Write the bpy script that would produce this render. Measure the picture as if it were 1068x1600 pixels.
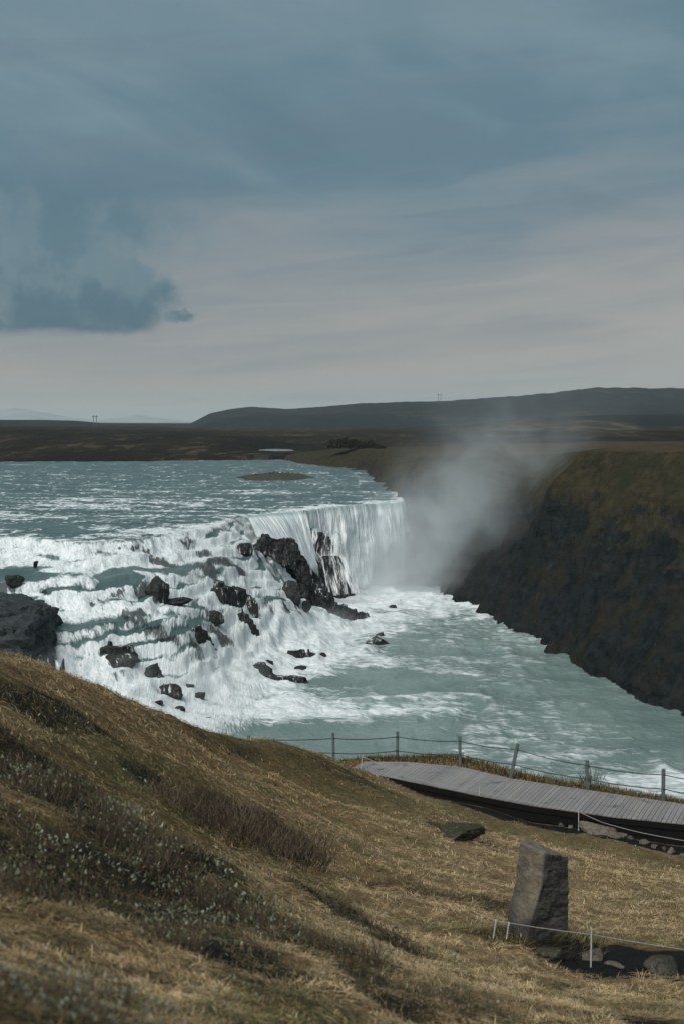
import bpy, bmesh, math, random
import numpy as np
from mathutils import Vector, Matrix
from mathutils.geometry import delaunay_2d_cdt

sc = bpy.context.scene
for o in list(bpy.data.objects):
    bpy.data.objects.remove(o)
COL = sc.collection

# ------------------------------------------------------------------ camera
CZ = 22.0                      # camera height above the lower pool
F = 2222.0                     # focal length in photograph pixels (50 mm on 36 mm)
PITCH = math.atan(140 / F)
cam_d = bpy.data.cameras.new('camera')
cam = bpy.data.objects.new('camera', cam_d)
COL.objects.link(cam)
cam.location = (0, 0, CZ)
cam.rotation_euler = (math.pi / 2 - PITCH, 0, 0)
cam_d.sensor_fit = 'VERTICAL'
cam_d.sensor_width = 36
cam_d.sensor_height = 36
cam_d.lens = 50
cam_d.clip_start = 0.1
cam_d.clip_end = 40000
cam_d.dof.use_dof = True
cam_d.dof.focus_distance = 70
cam_d.dof.aperture_fstop = 4.0
sc.camera = cam

# ------------------------------------------------------------------ world, sun, exposure
SKY = 0.1
world = bpy.data.worlds.new('World')
sc.world = world
world.use_nodes = True


def srgb(r, g, b):
    def f(c):
        c /= 255
        return c / 12.92 if c <= 0.04045 else ((c + 0.055) / 1.055) ** 2.4
    return (f(r), f(g), f(b), 1)


class NT:
    """small helper round a node tree"""
    def __init__(self, tree):
        self.t = tree
        tree.nodes.clear()

    def n(self, typ, **kw):
        nd = self.t.nodes.new(typ)
        for k, v in kw.items():
            setattr(nd, k, v)
        return nd

    def put(self, sock, v):
        if isinstance(v, bpy.types.NodeSocket):
            self.t.links.new(v, sock)
        elif v is not None:
            if isinstance(v, tuple) and len(v) == 3 and sock.type == 'RGBA':
                v = (*v, 1)
            sock.default_value = v

    def m(self, op, a, b=None, c=None, clamp=False):
        nd = self.n('ShaderNodeMath', operation=op, use_clamp=clamp)
        for i, v in enumerate((a, b, c)):
            if v is not None:
                self.put(nd.inputs[i], v)
        return nd.outputs[0]

    def vm(self, op, a, b=None, scale=None):
        nd = self.n('ShaderNodeVectorMath', operation=op)
        self.put(nd.inputs[0], a)
        if b is not None:
            self.put(nd.inputs[1], b)
        if scale is not None:
            self.put(nd.inputs['Scale'], scale)
        return nd.outputs['Value'] if op in ('LENGTH', 'DOT_PRODUCT', 'DISTANCE') else nd.outputs[0]

    def mix(self, f, a, b, blend='MIX'):
        nd = self.n('ShaderNodeMix', data_type='RGBA', blend_type=blend)
        self.put(nd.inputs[0], f)
        self.put(nd.inputs[6], a)
        self.put(nd.inputs[7], b)
        return nd.outputs[2]

    def noise(self, vec, scale, detail=5, rough=0.55, dist=0.0, col=False):
        nd = self.n('ShaderNodeTexNoise')
        self.put(nd.inputs['Vector'], vec)
        nd.inputs['Scale'].default_value = scale
        nd.inputs['Detail'].default_value = detail
        nd.inputs['Roughness'].default_value = rough
        nd.inputs['Distortion'].default_value = dist
        return nd.outputs['Color'] if col else nd.outputs['Fac']

    def ss(self, x, a, b, lo=0.0, hi=1.0):
        nd = self.n('ShaderNodeMapRange', interpolation_type='SMOOTHSTEP')
        self.put(nd.inputs[0], x)
        nd.inputs[1].default_value = a
        nd.inputs[2].default_value = b
        nd.inputs[3].default_value = lo
        nd.inputs[4].default_value = hi
        return nd.outputs[0]

    def ramp(self, x, stops):
        nd = self.n('ShaderNodeValToRGB')
        r = nd.color_ramp
        while len(r.elements) < len(stops):
            r.elements.new(0.5)
        for e, (p, c) in zip(r.elements, stops):
            e.position = p
            e.color = c if len(c) == 4 else (*c, 1)
        self.put(nd.inputs[0], x)
        return nd.outputs[0]

    def xyz(self, v):
        nd = self.n('ShaderNodeSeparateXYZ')
        self.put(nd.inputs[0], v)
        return nd.outputs

    def comb(self, x, y, z):
        nd = self.n('ShaderNodeCombineXYZ')
        for i, v in enumerate((x, y, z)):
            self.put(nd.inputs[i], v)
        return nd.outputs[0]

    def attr(self, name, out='Fac'):
        nd = self.n('ShaderNodeAttribute', attribute_name=name)
        return nd.outputs[out]

    def pos(self):
        return self.n('ShaderNodeNewGeometry').outputs['Position']

    def bump(self, h, strength=0.5, dist=0.1, normal=None):
        nd = self.n('ShaderNodeBump')
        nd.inputs['Strength'].default_value = strength
        nd.inputs['Distance'].default_value = dist
        self.put(nd.inputs['Height'], h)
        if normal is not None:
            self.put(nd.inputs['Normal'], normal)
        return nd.outputs[0]


EXPO = 1.25
EXF = 2 ** EXPO
SUN_EL, SUN_AZ = math.radians(52), math.radians(212)   # azimuth clockwise from +Y


def build_world():
    w = NT(world.node_tree)
    d = w.n('ShaderNodeTexCoord').outputs['Generated']
    dx, dy, dz = w.xyz(d)[0:3]
    sky = w.n('ShaderNodeTexSky', sky_type='NISHITA')
    sky.sun_disc = False
    sky.sun_elevation = SUN_EL
    sky.sun_rotation = SUN_AZ
    sky.air_density = 1.0
    sky.dust_density = 2.0
    # streaky noise for the layer cloud
    tilt = w.m('SUBTRACT', dz, w.m('MULTIPLY', dx, 0.10))
    str_v = w.comb(w.m('MULTIPLY', dx, 2.0), w.m('MULTIPLY', dy, 2.0), w.m('MULTIPLY', tilt, 20.0))
    n_str = w.noise(str_v, 1.6, 7, 0.55, 0.5)
    n_str2 = w.noise(w.comb(w.m('MULTIPLY', dx, 4.0), dy, w.m('MULTIPLY', tilt, 55.0)), 1.3, 6, 0.55, 0.6)
    diag = w.comb(w.m('ADD', dx, w.m('MULTIPLY', dz, 0.8)), dy, w.m('ADD', w.m('MULTIPLY', dz, 2.4), w.m('MULTIPLY', dx, 0.35)))
    n_big = w.noise(diag, 6.5, 7, 0.54, 0.35)
    n_fine = w.noise(w.comb(dx, dy, w.m('MULTIPLY', dz, 1.7)), 22.0, 7, 0.58, 0.4)
    e = w.m('ADD', w.m('ADD', tilt, w.m('MULTIPLY', w.m('SUBTRACT', n_str, 0.5), 0.15)),
            w.m('MULTIPLY', w.m('SUBTRACT', n_big, 0.5), 0.07))
    S = lambda r, g, b: tuple(c / EXF for c in srgb(r, g, b)[:3])
    base = w.ramp(w.m('MULTIPLY', w.m('ABSOLUTE', e), 2.5), [
        (0.0, S(158, 161, 159)), (0.11, S(156, 156, 153)), (0.20, S(146, 148, 148)),
        (0.26, S(132, 140, 144)), (0.32, S(121, 134, 141)), (0.39, S(106, 128, 138)), (0.45, S(92, 119, 133)), (0.54, S(95, 122, 135)), (0.66, S(108, 132, 142)),
        (1.0, S(108, 132, 141))])
    hi = w.ss(dz, 0.10, 0.17)
    wisp = w.ss(w.m('ADD', n_big, w.m('MULTIPLY', w.m('SUBTRACT', n_fine, 0.5), 0.25)), 0.46, 0.70)
    base = w.mix(w.m('MULTIPLY', w.m('MULTIPLY', wisp, hi), 0.34), base, S(130, 152, 159))
    shade = w.ss(n_big, 0.46, 0.30)
    base = w.mix(w.m('MULTIPLY', w.m('MULTIPLY', shade, hi), 0.42), base, S(76, 107, 122))
    dk = w.m('MULTIPLY', w.ss(n_str, 0.52, 0.66), w.ss(dz, 0.03, 0.11))
    base = w.mix(w.m('MULTIPLY', dk, 0.35), base, S(97, 115, 128))
    base = w.mix(w.m('MULTIPLY', w.m('MULTIPLY', w.ss(n_str2, 0.54, 0.68), w.ss(dz, 0.17, 0.05)), 0.30), base, S(128, 137, 144))
    base = w.mix(w.m('MULTIPLY', w.m('MULTIPLY', w.ss(n_str2, 0.46, 0.34), w.ss(dz, 0.16, 0.05)), 0.35), base, S(162, 161, 158))
    # one dark cumulus low on the left, with a small puff beside it
    w1 = w.m('SUBTRACT', w.noise(d, 17.0, 3, 0.5), 0.5)
    w2 = w.m('SUBTRACT', w.noise(w.vm('ADD', d, (3.1, 0.4, 7.7)), 44.0, 7, 0.62), 0.5)
    wx = w.m('ADD', w.m('MULTIPLY', w1, 0.05), w.m('MULTIPLY', w2, 0.045))
    wz = w.m('ADD', w.m('MULTIPLY', w1, -0.020), w.m('MULTIPLY', w2, 0.024))
    front = w.ss(dy, 0.0, 0.3)

    def puff(x0, z0, rx, rz, s0, s1):
        cx = w.m('DIVIDE', w.m('SUBTRACT', w.m('ADD', dx, wx), x0), rx)
        cz = w.m('DIVIDE', w.m('SUBTRACT', w.m('ADD', dz, wz), z0), rz)
        r = w.m('SQRT', w.m('ADD', w.m('MULTIPLY', cx, cx), w.m('MULTIPLY', cz, cz)))
        return w.ss(r, s0, s1)
    m1 = w.m('MAXIMUM', puff(-0.265, 0.102, 0.145, 0.060, 1.10, 0.72), puff(-0.165, 0.090, 0.052, 0.036, 1.15, 0.70))
    m1 = w.m('MAXIMUM', m1, w.m('MULTIPLY', puff(-0.22, 0.128, 0.125, 0.040, 1.3, 0.45), 1.0))
    floor_ = w.ss(w.m('ADD', dz, w.m('MULTIPLY', w2, 0.010)), 0.0585, 0.0655)
    mask = w.m('MULTIPLY', w.m('MULTIPLY', m1, floor_), front)
    mask = w.m('MAXIMUM', mask, w.m('MULTIPLY', w.m('MULTIPLY', puff(-0.112, 0.0735, 0.008, 0.0042, 1.4, 0.5), front), 0.85))
    ccol = w.mix(w.ss(w.m('ADD', dz, w.m('MULTIPLY', wx, 0.5)), 0.060, 0.125), S(58, 95, 111), S(82, 112, 125))
    ccol = w.mix(w.m('MULTIPLY', w.ss(w.m('ADD', w1, w.m('MULTIPLY', w2, 0.5)), -0.04, 0.14), 0.55), ccol, S(108, 130, 139))
    ccol = w.mix(w.m('MULTIPLY', w.ss(w2, 0.0, 0.16), 0.25), ccol, S(112, 132, 140))
    base = w.mix(w.m('MULTIPLY', mask, 0.95), base, ccol)
    # ground side of the sphere (never seen): keep the horizon tone
    cl = w.vm('SCALE', base, scale=1.0 / SKY)
    out_c = w.mix(0.97, sky.outputs[0], cl)
    bg = w.n('ShaderNodeBackground')
    w.put(bg.inputs['Color'], out_c)
    bg.inputs['Strength'].default_value = SKY
    o = w.n('ShaderNodeOutputWorld')
    w.t.links.new(bg.outputs[0], o.inputs[0])


build_world()
sun_d = bpy.data.lights.new('sun', 'SUN')
sun_d.energy = 1.5
sun_d.angle = math.radians(40)
sun_d.color = (1.0, 0.96, 0.90)
sun = bpy.data.objects.new('sun', sun_d)
COL.objects.link(sun)
sdir = Vector((math.sin(SUN_AZ) * math.cos(SUN_EL), math.cos(SUN_AZ) * math.cos(SUN_EL), math.sin(SUN_EL)))
sun.rotation_euler = sdir.to_track_quat('Z', 'Y').to_euler()
sun.location = (-60, -20, 90)

sc.view_settings.view_transform = 'Standard'
sc.view_settings.look = 'None'
sc.view_settings.exposure = EXPO
sc.view_settings.gamma = 1
sc.view_settings.use_curve_mapping = False
sc.render.engine = 'CYCLES'
sc.cycles.use_denoising = True
sc.cycles.max_bounces = 6
sc.cycles.diffuse_bounces = 3
sc.cycles.glossy_bounces = 2
sc.cycles.transparent_max_bounces = 10
sc.cycles.volume_bounces = 2
sc.cycles.volume_step_rate = 2.0
sc.cycles.volume_max_steps = 128

# ------------------------------------------------------------------ helpers
rng = np.random.default_rng(7)
CP, SP = math.cos(PITCH), math.sin(PITCH)


def ray(px, py):
    """direction (per unit of y) seen at a photograph pixel"""
    u = (px - 534) / F
    v = -(py - 800) / F
    y = CP + v * SP
    z = -SP + v * CP
    return u / y, 1.0, z / y


def P(px, py, D):
    r = ray(px, py)
    return (r[0] * D, D, CZ + r[2] * D)


def W(px, py, z):
    r = ray(px, py)
    D = (z - CZ) / r[2]
    return (r[0] * D, D, z)


def _h(ix, iy, iz):
    h = (ix * 374761393 + iy * 668265263 + iz * 2147483647 + 1013904223) & 0xFFFFFFFF
    h = ((h ^ (h >> 13)) * 1274126177) & 0xFFFFFFFF
    h = ((h ^ (h >> 16)) * 2246822519) & 0xFFFFFFFF
    return ((h ^ (h >> 15)) & 0xFFFFFF) / float(0xFFFFFF)


def vnoise(x, y, z=None):
    x = np.asarray(x, float)
    y = np.asarray(y, float)
    ix, iy = np.floor(x).astype(np.int64), np.floor(y).astype(np.int64)
    fx, fy = x - ix, y - iy
    fx = fx * fx * fx * (fx * (fx * 6 - 15) + 10)
    fy = fy * fy * fy * (fy * (fy * 6 - 15) + 10)

    def lay(iz):
        a = _h(ix, iy, iz) * (1 - fx) + _h(ix + 1, iy, iz) * fx
        b = _h(ix, iy + 1, iz) * (1 - fx) + _h(ix + 1, iy + 1, iz) * fx
        return a * (1 - fy) + b * fy
    if z is None:
        return lay(0 * ix) * 2 - 1
    z = np.asarray(z, float)
    iz = np.floor(z).astype(np.int64)
    fz = z - iz
    fz = fz * fz * (3 - 2 * fz)
    return (lay(iz) * (1 - fz) + lay(iz + 1) * fz) * 2 - 1


def fbm(x, y, z=None, oct=5, gain=0.5, lac=2.03, ridged=False):
    s, a, t = 0, 1.0, 0
    x, y = np.asarray(x, float), np.asarray(y, float)
    for i in range(oct):
        n = vnoise(x + 17.3 * i, y - 9.1 * i, None if z is None else z + 5.7 * i)
        if ridged:
            n = 1 - 2 * np.abs(n)
        s = s + a * n
        t += a
        a *= gain
        x, y = x * lac, y * lac
        if z is not None:
            z = z * lac
    return s / t


def sstep(x, a, b):
    t = np.clip((x - a) / (b - a), 0, 1)
    return t * t * (3 - 2 * t)


def tin(pts, X, Y):
    """piecewise linear surface through scattered points; pts rows = x, y, values..."""
    pts = np.asarray(pts, float)
    k = pts.shape[1] - 2
    vs, es, fs, ov, oe, of = delaunay_2d_cdt([Vector((p[0], p[1])) for p in pts], [], [], 0, 1e-4)
    vv = np.array([(v.x, v.y) for v in vs])
    val = np.array([pts[o[0], 2:] for o in ov])
    shp = X.shape
    x, y = X.ravel(), Y.ravel()
    out = np.full((x.size, k), np.nan)
    order = np.argsort(y)
    ys = y[order]
    for f in fs:
        a, b, c = vv[f[0]], vv[f[1]], vv[f[2]]
        i0, i1 = np.searchsorted(ys, [min(a[1], b[1], c[1]), max(a[1], b[1], c[1])], 'left')
        idx = order[i0:i1 + 1]
        if not len(idx):
            continue
        xx = x[idx]
        sel = (xx >= min(a[0], b[0], c[0]) - 1e-6) & (xx <= max(a[0], b[0], c[0]) + 1e-6)
        idx = idx[sel]
        if not len(idx):
            continue
        den = (b[1] - c[1]) * (a[0] - c[0]) + (c[0] - b[0]) * (a[1] - c[1])
        if abs(den) < 1e-12:
            continue
        l0 = ((b[1] - c[1]) * (x[idx] - c[0]) + (c[0] - b[0]) * (y[idx] - c[1])) / den
        l1 = ((c[1] - a[1]) * (x[idx] - c[0]) + (a[0] - c[0]) * (y[idx] - c[1])) / den
        l2 = 1 - l0 - l1
        ok = (l0 > -1e-6) & (l1 > -1e-6) & (l2 > -1e-6)
        idx = idx[ok]
        out[idx] = l0[ok, None] * val[f[0]] + l1[ok, None] * val[f[1]] + l2[ok, None] * val[f[2]]
    bad = np.where(np.isnan(out[:, 0]))[0]
    for s in range(0, len(bad), 20000):
        bi = bad[s:s + 20000]
        d2 = (x[bi, None] - vv[None, :, 0]) ** 2 + (y[bi, None] - vv[None, :, 1]) ** 2
        out[bi] = val[np.argmin(d2, 1)]
    return out.reshape(*shp, k)


def dense(poly, step=2.0):
    out = []
    for p, q in zip(poly[:-1], poly[1:]):
        p, q = np.array(p, float), np.array(q, float)
        n = max(1, int(np.hypot(*(q - p)[:2]) / step))
        for i in range(n):
            out.append(p + (q - p) * i / n)
    out.append(np.array(poly[-1], float))
    return out


def blur(A, n=1):
    for _ in range(n):
        B = np.pad(A, 1, mode='edge')
        A = (B[1:-1, :-2] + 2 * B[1:-1, 1:-1] + B[1:-1, 2:]) / 4
        B = np.pad(A, 1, mode='edge')
        A = (B[:-2, 1:-1] + 2 * B[1:-1, 1:-1] + B[2:, 1:-1]) / 4
    return A


def tag(o, label=None, cat=None, group=None, kind=None):
    if label:
        o['label'] = label
    if cat:
        o['category'] = cat
    if group:
        o['group'] = group
    if kind:
        o['kind'] = kind
    return o


def mesh(name, verts, faces, smooth=True):
    """verts (n,3); faces array (m,3|4) or a list of arrays"""
    me = bpy.data.meshes.new(name)
    fl = faces if isinstance(faces, list) else [faces]
    fl = [np.asarray(f, np.int32) for f in fl if len(f)]
    verts = np.asarray(verts, np.float32)
    me.vertices.add(len(verts))
    me.vertices.foreach_set('co', verts.ravel())
    loops = np.concatenate([f.ravel() for f in fl])
    tot = np.concatenate([np.full(len(f), f.shape[1], np.int32) for f in fl])
    start = np.concatenate([[0], np.cumsum(tot)[:-1]]).astype(np.int32)
    me.loops.add(len(loops))
    me.loops.foreach_set('vertex_index', loops)
    me.polygons.add(len(tot))
    me.polygons.foreach_set('loop_start', start)
    me.polygons.foreach_set('loop_total', tot)
    me.polygons.foreach_set('use_smooth', np.full(len(tot), smooth))
    me.update(calc_edges=True)
    return me


def fattr(me, name, a):
    at = me.attributes.new(name, 'FLOAT', 'POINT')
    at.data.foreach_set('value', np.asarray(a, np.float32).ravel())


def cattr(me, name, a):
    at = me.attributes.new(name, 'FLOAT_COLOR', 'POINT')
    a = np.asarray(a, np.float32)
    if a.shape[1] == 3:
        a = np.concatenate([a, np.ones((len(a), 1), np.float32)], 1)
    at.data.foreach_set('color', a.ravel())


def obj(name, me, mat=None, parent=None, loc=None):
    o = bpy.data.objects.new(name, me)
    if me is not None and mat is not None and not me.materials:
        me.materials.append(mat)
    COL.objects.link(o)
    if parent is not None:
        o.parent = parent
    if loc is not None:
        o.location = loc
    return o


def empty(name, loc=(0, 0, 0), rz=0.0):
    o = bpy.data.objects.new(name, None)
    COL.objects.link(o)
    o.location = loc
    o.rotation_euler[2] = rz
    o.empty_display_size = 0.2
    return o


def grid_faces(nr, nc):
    i = np.arange(nr * nc).reshape(nr, nc)
    return np.stack([i[:-1, :-1], i[:-1, 1:], i[1:, 1:], i[1:, :-1]], -1).reshape(-1, 4)


def material(name):
    m = bpy.data.materials.new(name)
    m.use_nodes = True
    return m, NT(m.node_tree)


def principled(t, color, rough=0.8, normal=None, spec=None, **kw):
    p = t.n('ShaderNodeBsdfPrincipled')
    t.put(p.inputs['Base Color'], color)
    t.put(p.inputs['Roughness'], rough)
    if spec is not None:
        t.put(p.inputs['Specular IOR Level'], spec)
    if normal is not None:
        t.put(p.inputs['Normal'], normal)
    for k, v in kw.items():
        t.put(p.inputs[k], v)
    return p


def finish(t, sh, vol=None):
    o = t.n('ShaderNodeOutputMaterial')
    if sh is not None:
        t.t.links.new(sh.outputs[0] if hasattr(sh, 'outputs') else sh, o.inputs['Surface'])
    if vol is not None:
        t.t.links.new(vol, o.inputs['Volume'])


def tube(path, rad, sides=5, cap=True):
    path = [Vector(p) for p in path]
    rad = rad if hasattr(rad, '__len__') else [rad] * len(path)
    V, Fq, Ft = [], [], []
    for i, p in enumerate(path):
        d = (path[min(i + 1, len(path) - 1)] - path[max(i - 1, 0)]).normalized()
        a = d.orthogonal().normalized() if abs(d.z) < 0.9 else Vector((1, 0, 0)).cross(d).normalized()
        b = d.cross(a)
        for k in range(sides):
            t = 2 * math.pi * k / sides
            V.append(p + (a * math.cos(t) + b * math.sin(t)) * rad[i])
    for i in range(len(path) - 1):
        for k in range(sides):
            k2 = (k + 1) % sides
            Fq.append((i * sides + k, i * sides + k2, (i + 1) * sides + k2, (i + 1) * sides + k))
    if cap:
        for base, e in ((0, 0), ((len(path) - 1) * sides, len(path) - 1)):
            V.append(path[e])
            c = len(V) - 1
            for k in range(sides):
                Ft.append((base + k, base + (k + 1) % sides, c))
    return np.array([tuple(v) for v in V]), Fq, Ft


def box_mesh(name, sx, sy, sz, bev=0.0):
    bm = bmesh.new()
    bmesh.ops.create_cube(bm, size=1)
    for v in bm.verts:
        v.co = Vector((v.co.x * sx, v.co.y * sy, v.co.z * sz))
    if bev:
        bmesh.ops.bevel(bm, geom=bm.edges[:], offset=bev, segments=1, affect='EDGES')
    me = bpy.data.meshes.new(name)
    bm.to_mesh(me)
    bm.free()
    return me


# ------------------------------------------------------------------ materials
def mat_water():
    m, t = material('river_water')
    p = t.pos()
    foam = t.attr('foam')
    x, y, z = t.xyz(p)[0:3]
    fl = t.attr('flow', 'Vector')            # s across, t along
    fs = t.xyz(fl)
    st = t.comb(t.m('MULTIPLY', fs[0], 1.0), t.m('MULTIPLY', fs[1], 0.22), 0.0)
    n_st = t.noise(st, 2.1, 8, 0.64, 0.3)
    n_st2 = t.noise(st, 6.0, 6, 0.6, 0.4)
    n_f = t.noise(t.comb(x, t.m('MULTIPLY', y, 0.55), z), 1.5, 9, 0.66, 0.6)
    n_l = t.noise(p, 0.14, 4, 0.5)
    steep = t.attr('steep')
    pool_v = t.comb(t.m('MULTIPLY', fs[0], 1.0), t.m('MULTIPLY', fs[1], 0.42), 0.0)
    n_p = t.noise(pool_v, 1.35, 9, 0.66, 0.9)
    low = t.attr('low')
    n_f = t.m('ADD', t.m('MULTIPLY', n_f, t.m('SUBTRACT', 1.0, low)), t.m('MULTIPLY', n_p, low))
    casc = t.attr('casc')
    n = t.mix(t.m('MULTIPLY', t.m('MAXIMUM', steep, t.m('MULTIPLY', casc, 0.7)), 0.88), t.comb(n_f, n_f, n_f), t.comb(n_st, n_st, n_st))
    n = t.xyz(n)[0]
    f = t.m('ADD', foam, t.m('MULTIPLY', t.m('SUBTRACT', n, 0.5), 1.45))
    f = t.m('ADD', f, t.m('MULTIPLY', t.m('SUBTRACT', n_st2, 0.5), t.m('MULTIPLY', steep, 0.6)))
    fac = t.ss(t.m('SUBTRACT', f, t.m('MULTIPLY', low, 0.06)), 0.34, 0.78)
    teal = t.mix(low, (0.052, 0.090, 0.090), (0.125, 0.180, 0.168))
    teal = t.mix(t.ss(n_l, 0.35, 0.7), teal, t.mix(low, (0.080, 0.126, 0.124), (0.180, 0.242, 0.226)))
    # thin water over dark rock on the steps
    rock = t.attr('rock')
    rk = t.ss(t.m('ADD', rock, t.m('MULTIPLY', t.m('SUBTRACT', n_st, 0.5), 1.9)), 0.42, 0.66)
    teal = t.mix(rk, teal, (0.016, 0.020, 0.021))
    fac = t.m('MULTIPLY', fac, t.m('SUBTRACT', 1.0, t.m('MULTIPLY', rk, 0.88)))
    wht = t.mix(t.ss(t.m('ADD', t.m('MULTIPLY', n_st2, 0.5), t.m('MULTIPLY', n_st, 0.5)), 0.34, 0.62), (0.38, 0.45, 0.47), (0.74, 0.77, 0.78))
    col = t.mix(fac, teal, wht)
    rough = t.m('MULTIPLY_ADD', fac, 0.45, t.m('MULTIPLY_ADD', low, -0.15, 0.34))
    h = t.m('ADD', t.m('MULTIPLY', n, 0.8), t.m('MULTIPLY', t.noise(t.comb(x, t.m('MULTIPLY', y, 0.7), z), 2.6, 6, 0.6), 0.5))
    bs = principled(t, col, rough, t.bump(h, 0.55, 0.35), spec=t.m('MULTIPLY_ADD', low, 0.14, 0.10))
    finish(t, bs)
    return m


def mat_curtain(veil=False):
    m, t = material('falling_water_veil' if veil else 'falling_water')
    fl = t.attr('flow', 'Vector')
    fs = t.xyz(fl)
    v = fs[2]                                  # 0 at the lip, 1 at the foot
    warp = t.noise(t.comb(t.m('MULTIPLY', fs[0], 0.5), t.m('MULTIPLY', fs[1], 0.3), 3.0), 1.0, 3, 0.5)
    st = t.comb(t.m('ADD', fs[0], t.m('MULTIPLY', warp, 0.5)), t.m('MULTIPLY', fs[1], 0.13), 0.0)
    n1 = t.noise(st, 1.0, 8, 0.63, 0.2)
    n2 = t.noise(st, 4.5, 6, 0.6, 0.3)
    n3 = t.noise(t.comb(t.m('MULTIPLY', fs[0], 0.28), t.m('MULTIPLY', fs[1], 0.2), 8.0), 1.0, 4, 0.5)
    br = t.m('ADD', t.m('MULTIPLY', n1, 0.65), t.m('MULTIPLY', n2, 0.4))
    k = t.ss(t.m('ADD', br, t.m('MULTIPLY', t.m('SUBTRACT', n3, 0.5), 0.6)), 0.36, 0.62)
    k = t.m('MAXIMUM', k, t.m('MULTIPLY', t.ss(v, 0.25, 0.85), 0.85))
    col = t.mix(k, (0.40, 0.47, 0.49), (0.76, 0.79, 0.80))
    top = t.ss(v, 0.10, 0.0)
    col = t.mix(t.m('MULTIPLY', top, 0.75), col, (0.16, 0.27, 0.27))
    dark = t.m('MULTIPLY', t.ss(n3, 0.60, 0.74), t.ss(v, 0.9, 0.35))
    col = t.mix(t.m('MULTIPLY', t.m('MULTIPLY', dark, t.ss(n2, 0.62, 0.4)), 0.7), col, (0.07, 0.10, 0.105))
    bs = principled(t, col, 0.75, t.bump(br, 0.7, 0.5), spec=0.2)
    tr = t.n('ShaderNodeBsdfTransparent')
    mx = t.n('ShaderNodeMixShader')
    if veil:
        a = t.ss(t.m('ADD', br, t.m('MULTIPLY', t.m('SUBTRACT', v, 0.35), 0.02)), 0.50, 0.64)
    else:
        a = t.ss(t.m('ADD', t.m('SUBTRACT', 1.0, v), t.m('MULTIPLY', n1, 0.35)), 0.10, 0.30)
    edge = t.attr('edge')
    a = t.m('MULTIPLY', a, t.ss(t.m('ADD', edge, t.m('MULTIPLY', t.m('SUBTRACT', n1, 0.5), 0.9)), 0.05, 0.35))
    t.put(mx.inputs[0], a)
    t.t.links.new(tr.outputs[0], mx.inputs[1])
    t.t.links.new(bs.outputs[0], mx.inputs[2])
    finish(t, mx)
    return m


def mat_rock(name, dark, light, scale=1.0, wet=0.35, lichen=0.0, moss=None):
    m, t = material(name)
    p = t.n('ShaderNodeTexCoord').outputs['Object']
    n1 = t.noise(p, 1.6 * scale, 7, 0.62, 0.4)
    n2 = t.noise(p, 9 * scale, 6, 0.65)
    vz = t.n('ShaderNodeTexVoronoi', feature='DISTANCE_TO_EDGE')
    t.put(vz.inputs['Vector'], t.vm('ADD', t.vm('MULTIPLY', p, (1, 1, 1.6)), t.vm('SCALE', t.noise(p, 2 * scale, 3, col=True), scale=0.35)))
    vz.inputs['Scale'].default_value = 1.4 * scale
    crack = t.ss(t.m('ADD', vz.outputs['Distance'], t.m('MULTIPLY', n1, 0.10)), 0.03, 0.10)
    col = t.mix(t.ss(n1, 0.3, 0.7), dark, light)
    col = t.mix(t.m('MULTIPLY', t.ss(n2, 0.35, 0.7), 0.5), col, tuple(c * 1.7 for c in light))
    col = t.mix(t.m('MULTIPLY', t.m('SUBTRACT', 1.0, crack), 0.35), col, tuple(c * 0.4 for c in dark))
    if moss:
        nz = t.xyz(t.n('ShaderNodeNewGeometry').outputs['Normal'])[2]
        mf = t.ss(t.m('ADD', nz, t.m('MULTIPLY', t.m('SUBTRACT', n1, 0.5), 1.4)), 0.55, 0.95)
        col = t.mix(mf, col, moss)
    if lichen:
        ln = t.noise(p, 5.0 * scale, 5, 0.6)
        col = t.mix(t.ss(ln, 0.66, 0.70), col, (0.30, 0.31, 0.27))
    h = t.m('ADD', t.m('ADD', t.m('MULTIPLY', n1, 0.8), t.m('MULTIPLY', n2, 0.35)), t.m('MULTIPLY', crack, 0.25))
    bs = principled(t, col, t.m('SUBTRACT', 0.9, t.m('MULTIPLY', n1, wet)), t.bump(h, 0.9, 0.2 / scale), spec=0.25)
    finish(t, bs)
    return m


def mat_vcol(name, rough=0.85, transl=0.0, attr='tint'):
    m, t = material(name)
    c = t.attr(attr, 'Color')
    bs = principled(t, c, rough, spec=0.2)
    if transl:
        tl = t.n('ShaderNodeBsdfTranslucent')
        t.put(tl.inputs[0], c)
        mx = t.n('ShaderNodeMixShader')
        mx.inputs[0].default_value = transl
        t.t.links.new(bs.outputs[0], mx.inputs[1])
        t.t.links.new(tl.outputs[0], mx.inputs[2])
        finish(t, mx)
    else:
        finish(t, bs)
    return m


def mat_hillside():
    m, t = material('hillside_soil_and_thatch')
    p = t.pos()
    c = t.attr('tint', 'Color')
    n1 = t.noise(p, 3.0, 7, 0.65, 0.6)
    n2 = t.noise(p, 26.0, 5, 0.65)
    col = t.mix(t.m('MULTIPLY', t.ss(n1, 0.35, 0.7), 0.6), c, t.mix(1.0, c, (0.45, 0.42, 0.38), 'MULTIPLY'))
    col = t.mix(t.m('MULTIPLY', t.ss(n2, 0.5, 0.75), 0.5), col, t.mix(1.0, c, (1.5, 1.4, 1.2), 'MULTIPLY'))
    h = t.m('ADD', n1, t.m('MULTIPLY', n2, 0.5))
    finish(t, principled(t, col, 0.95, t.bump(h, 0.9, 0.08), spec=0.1))
    return m


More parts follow.
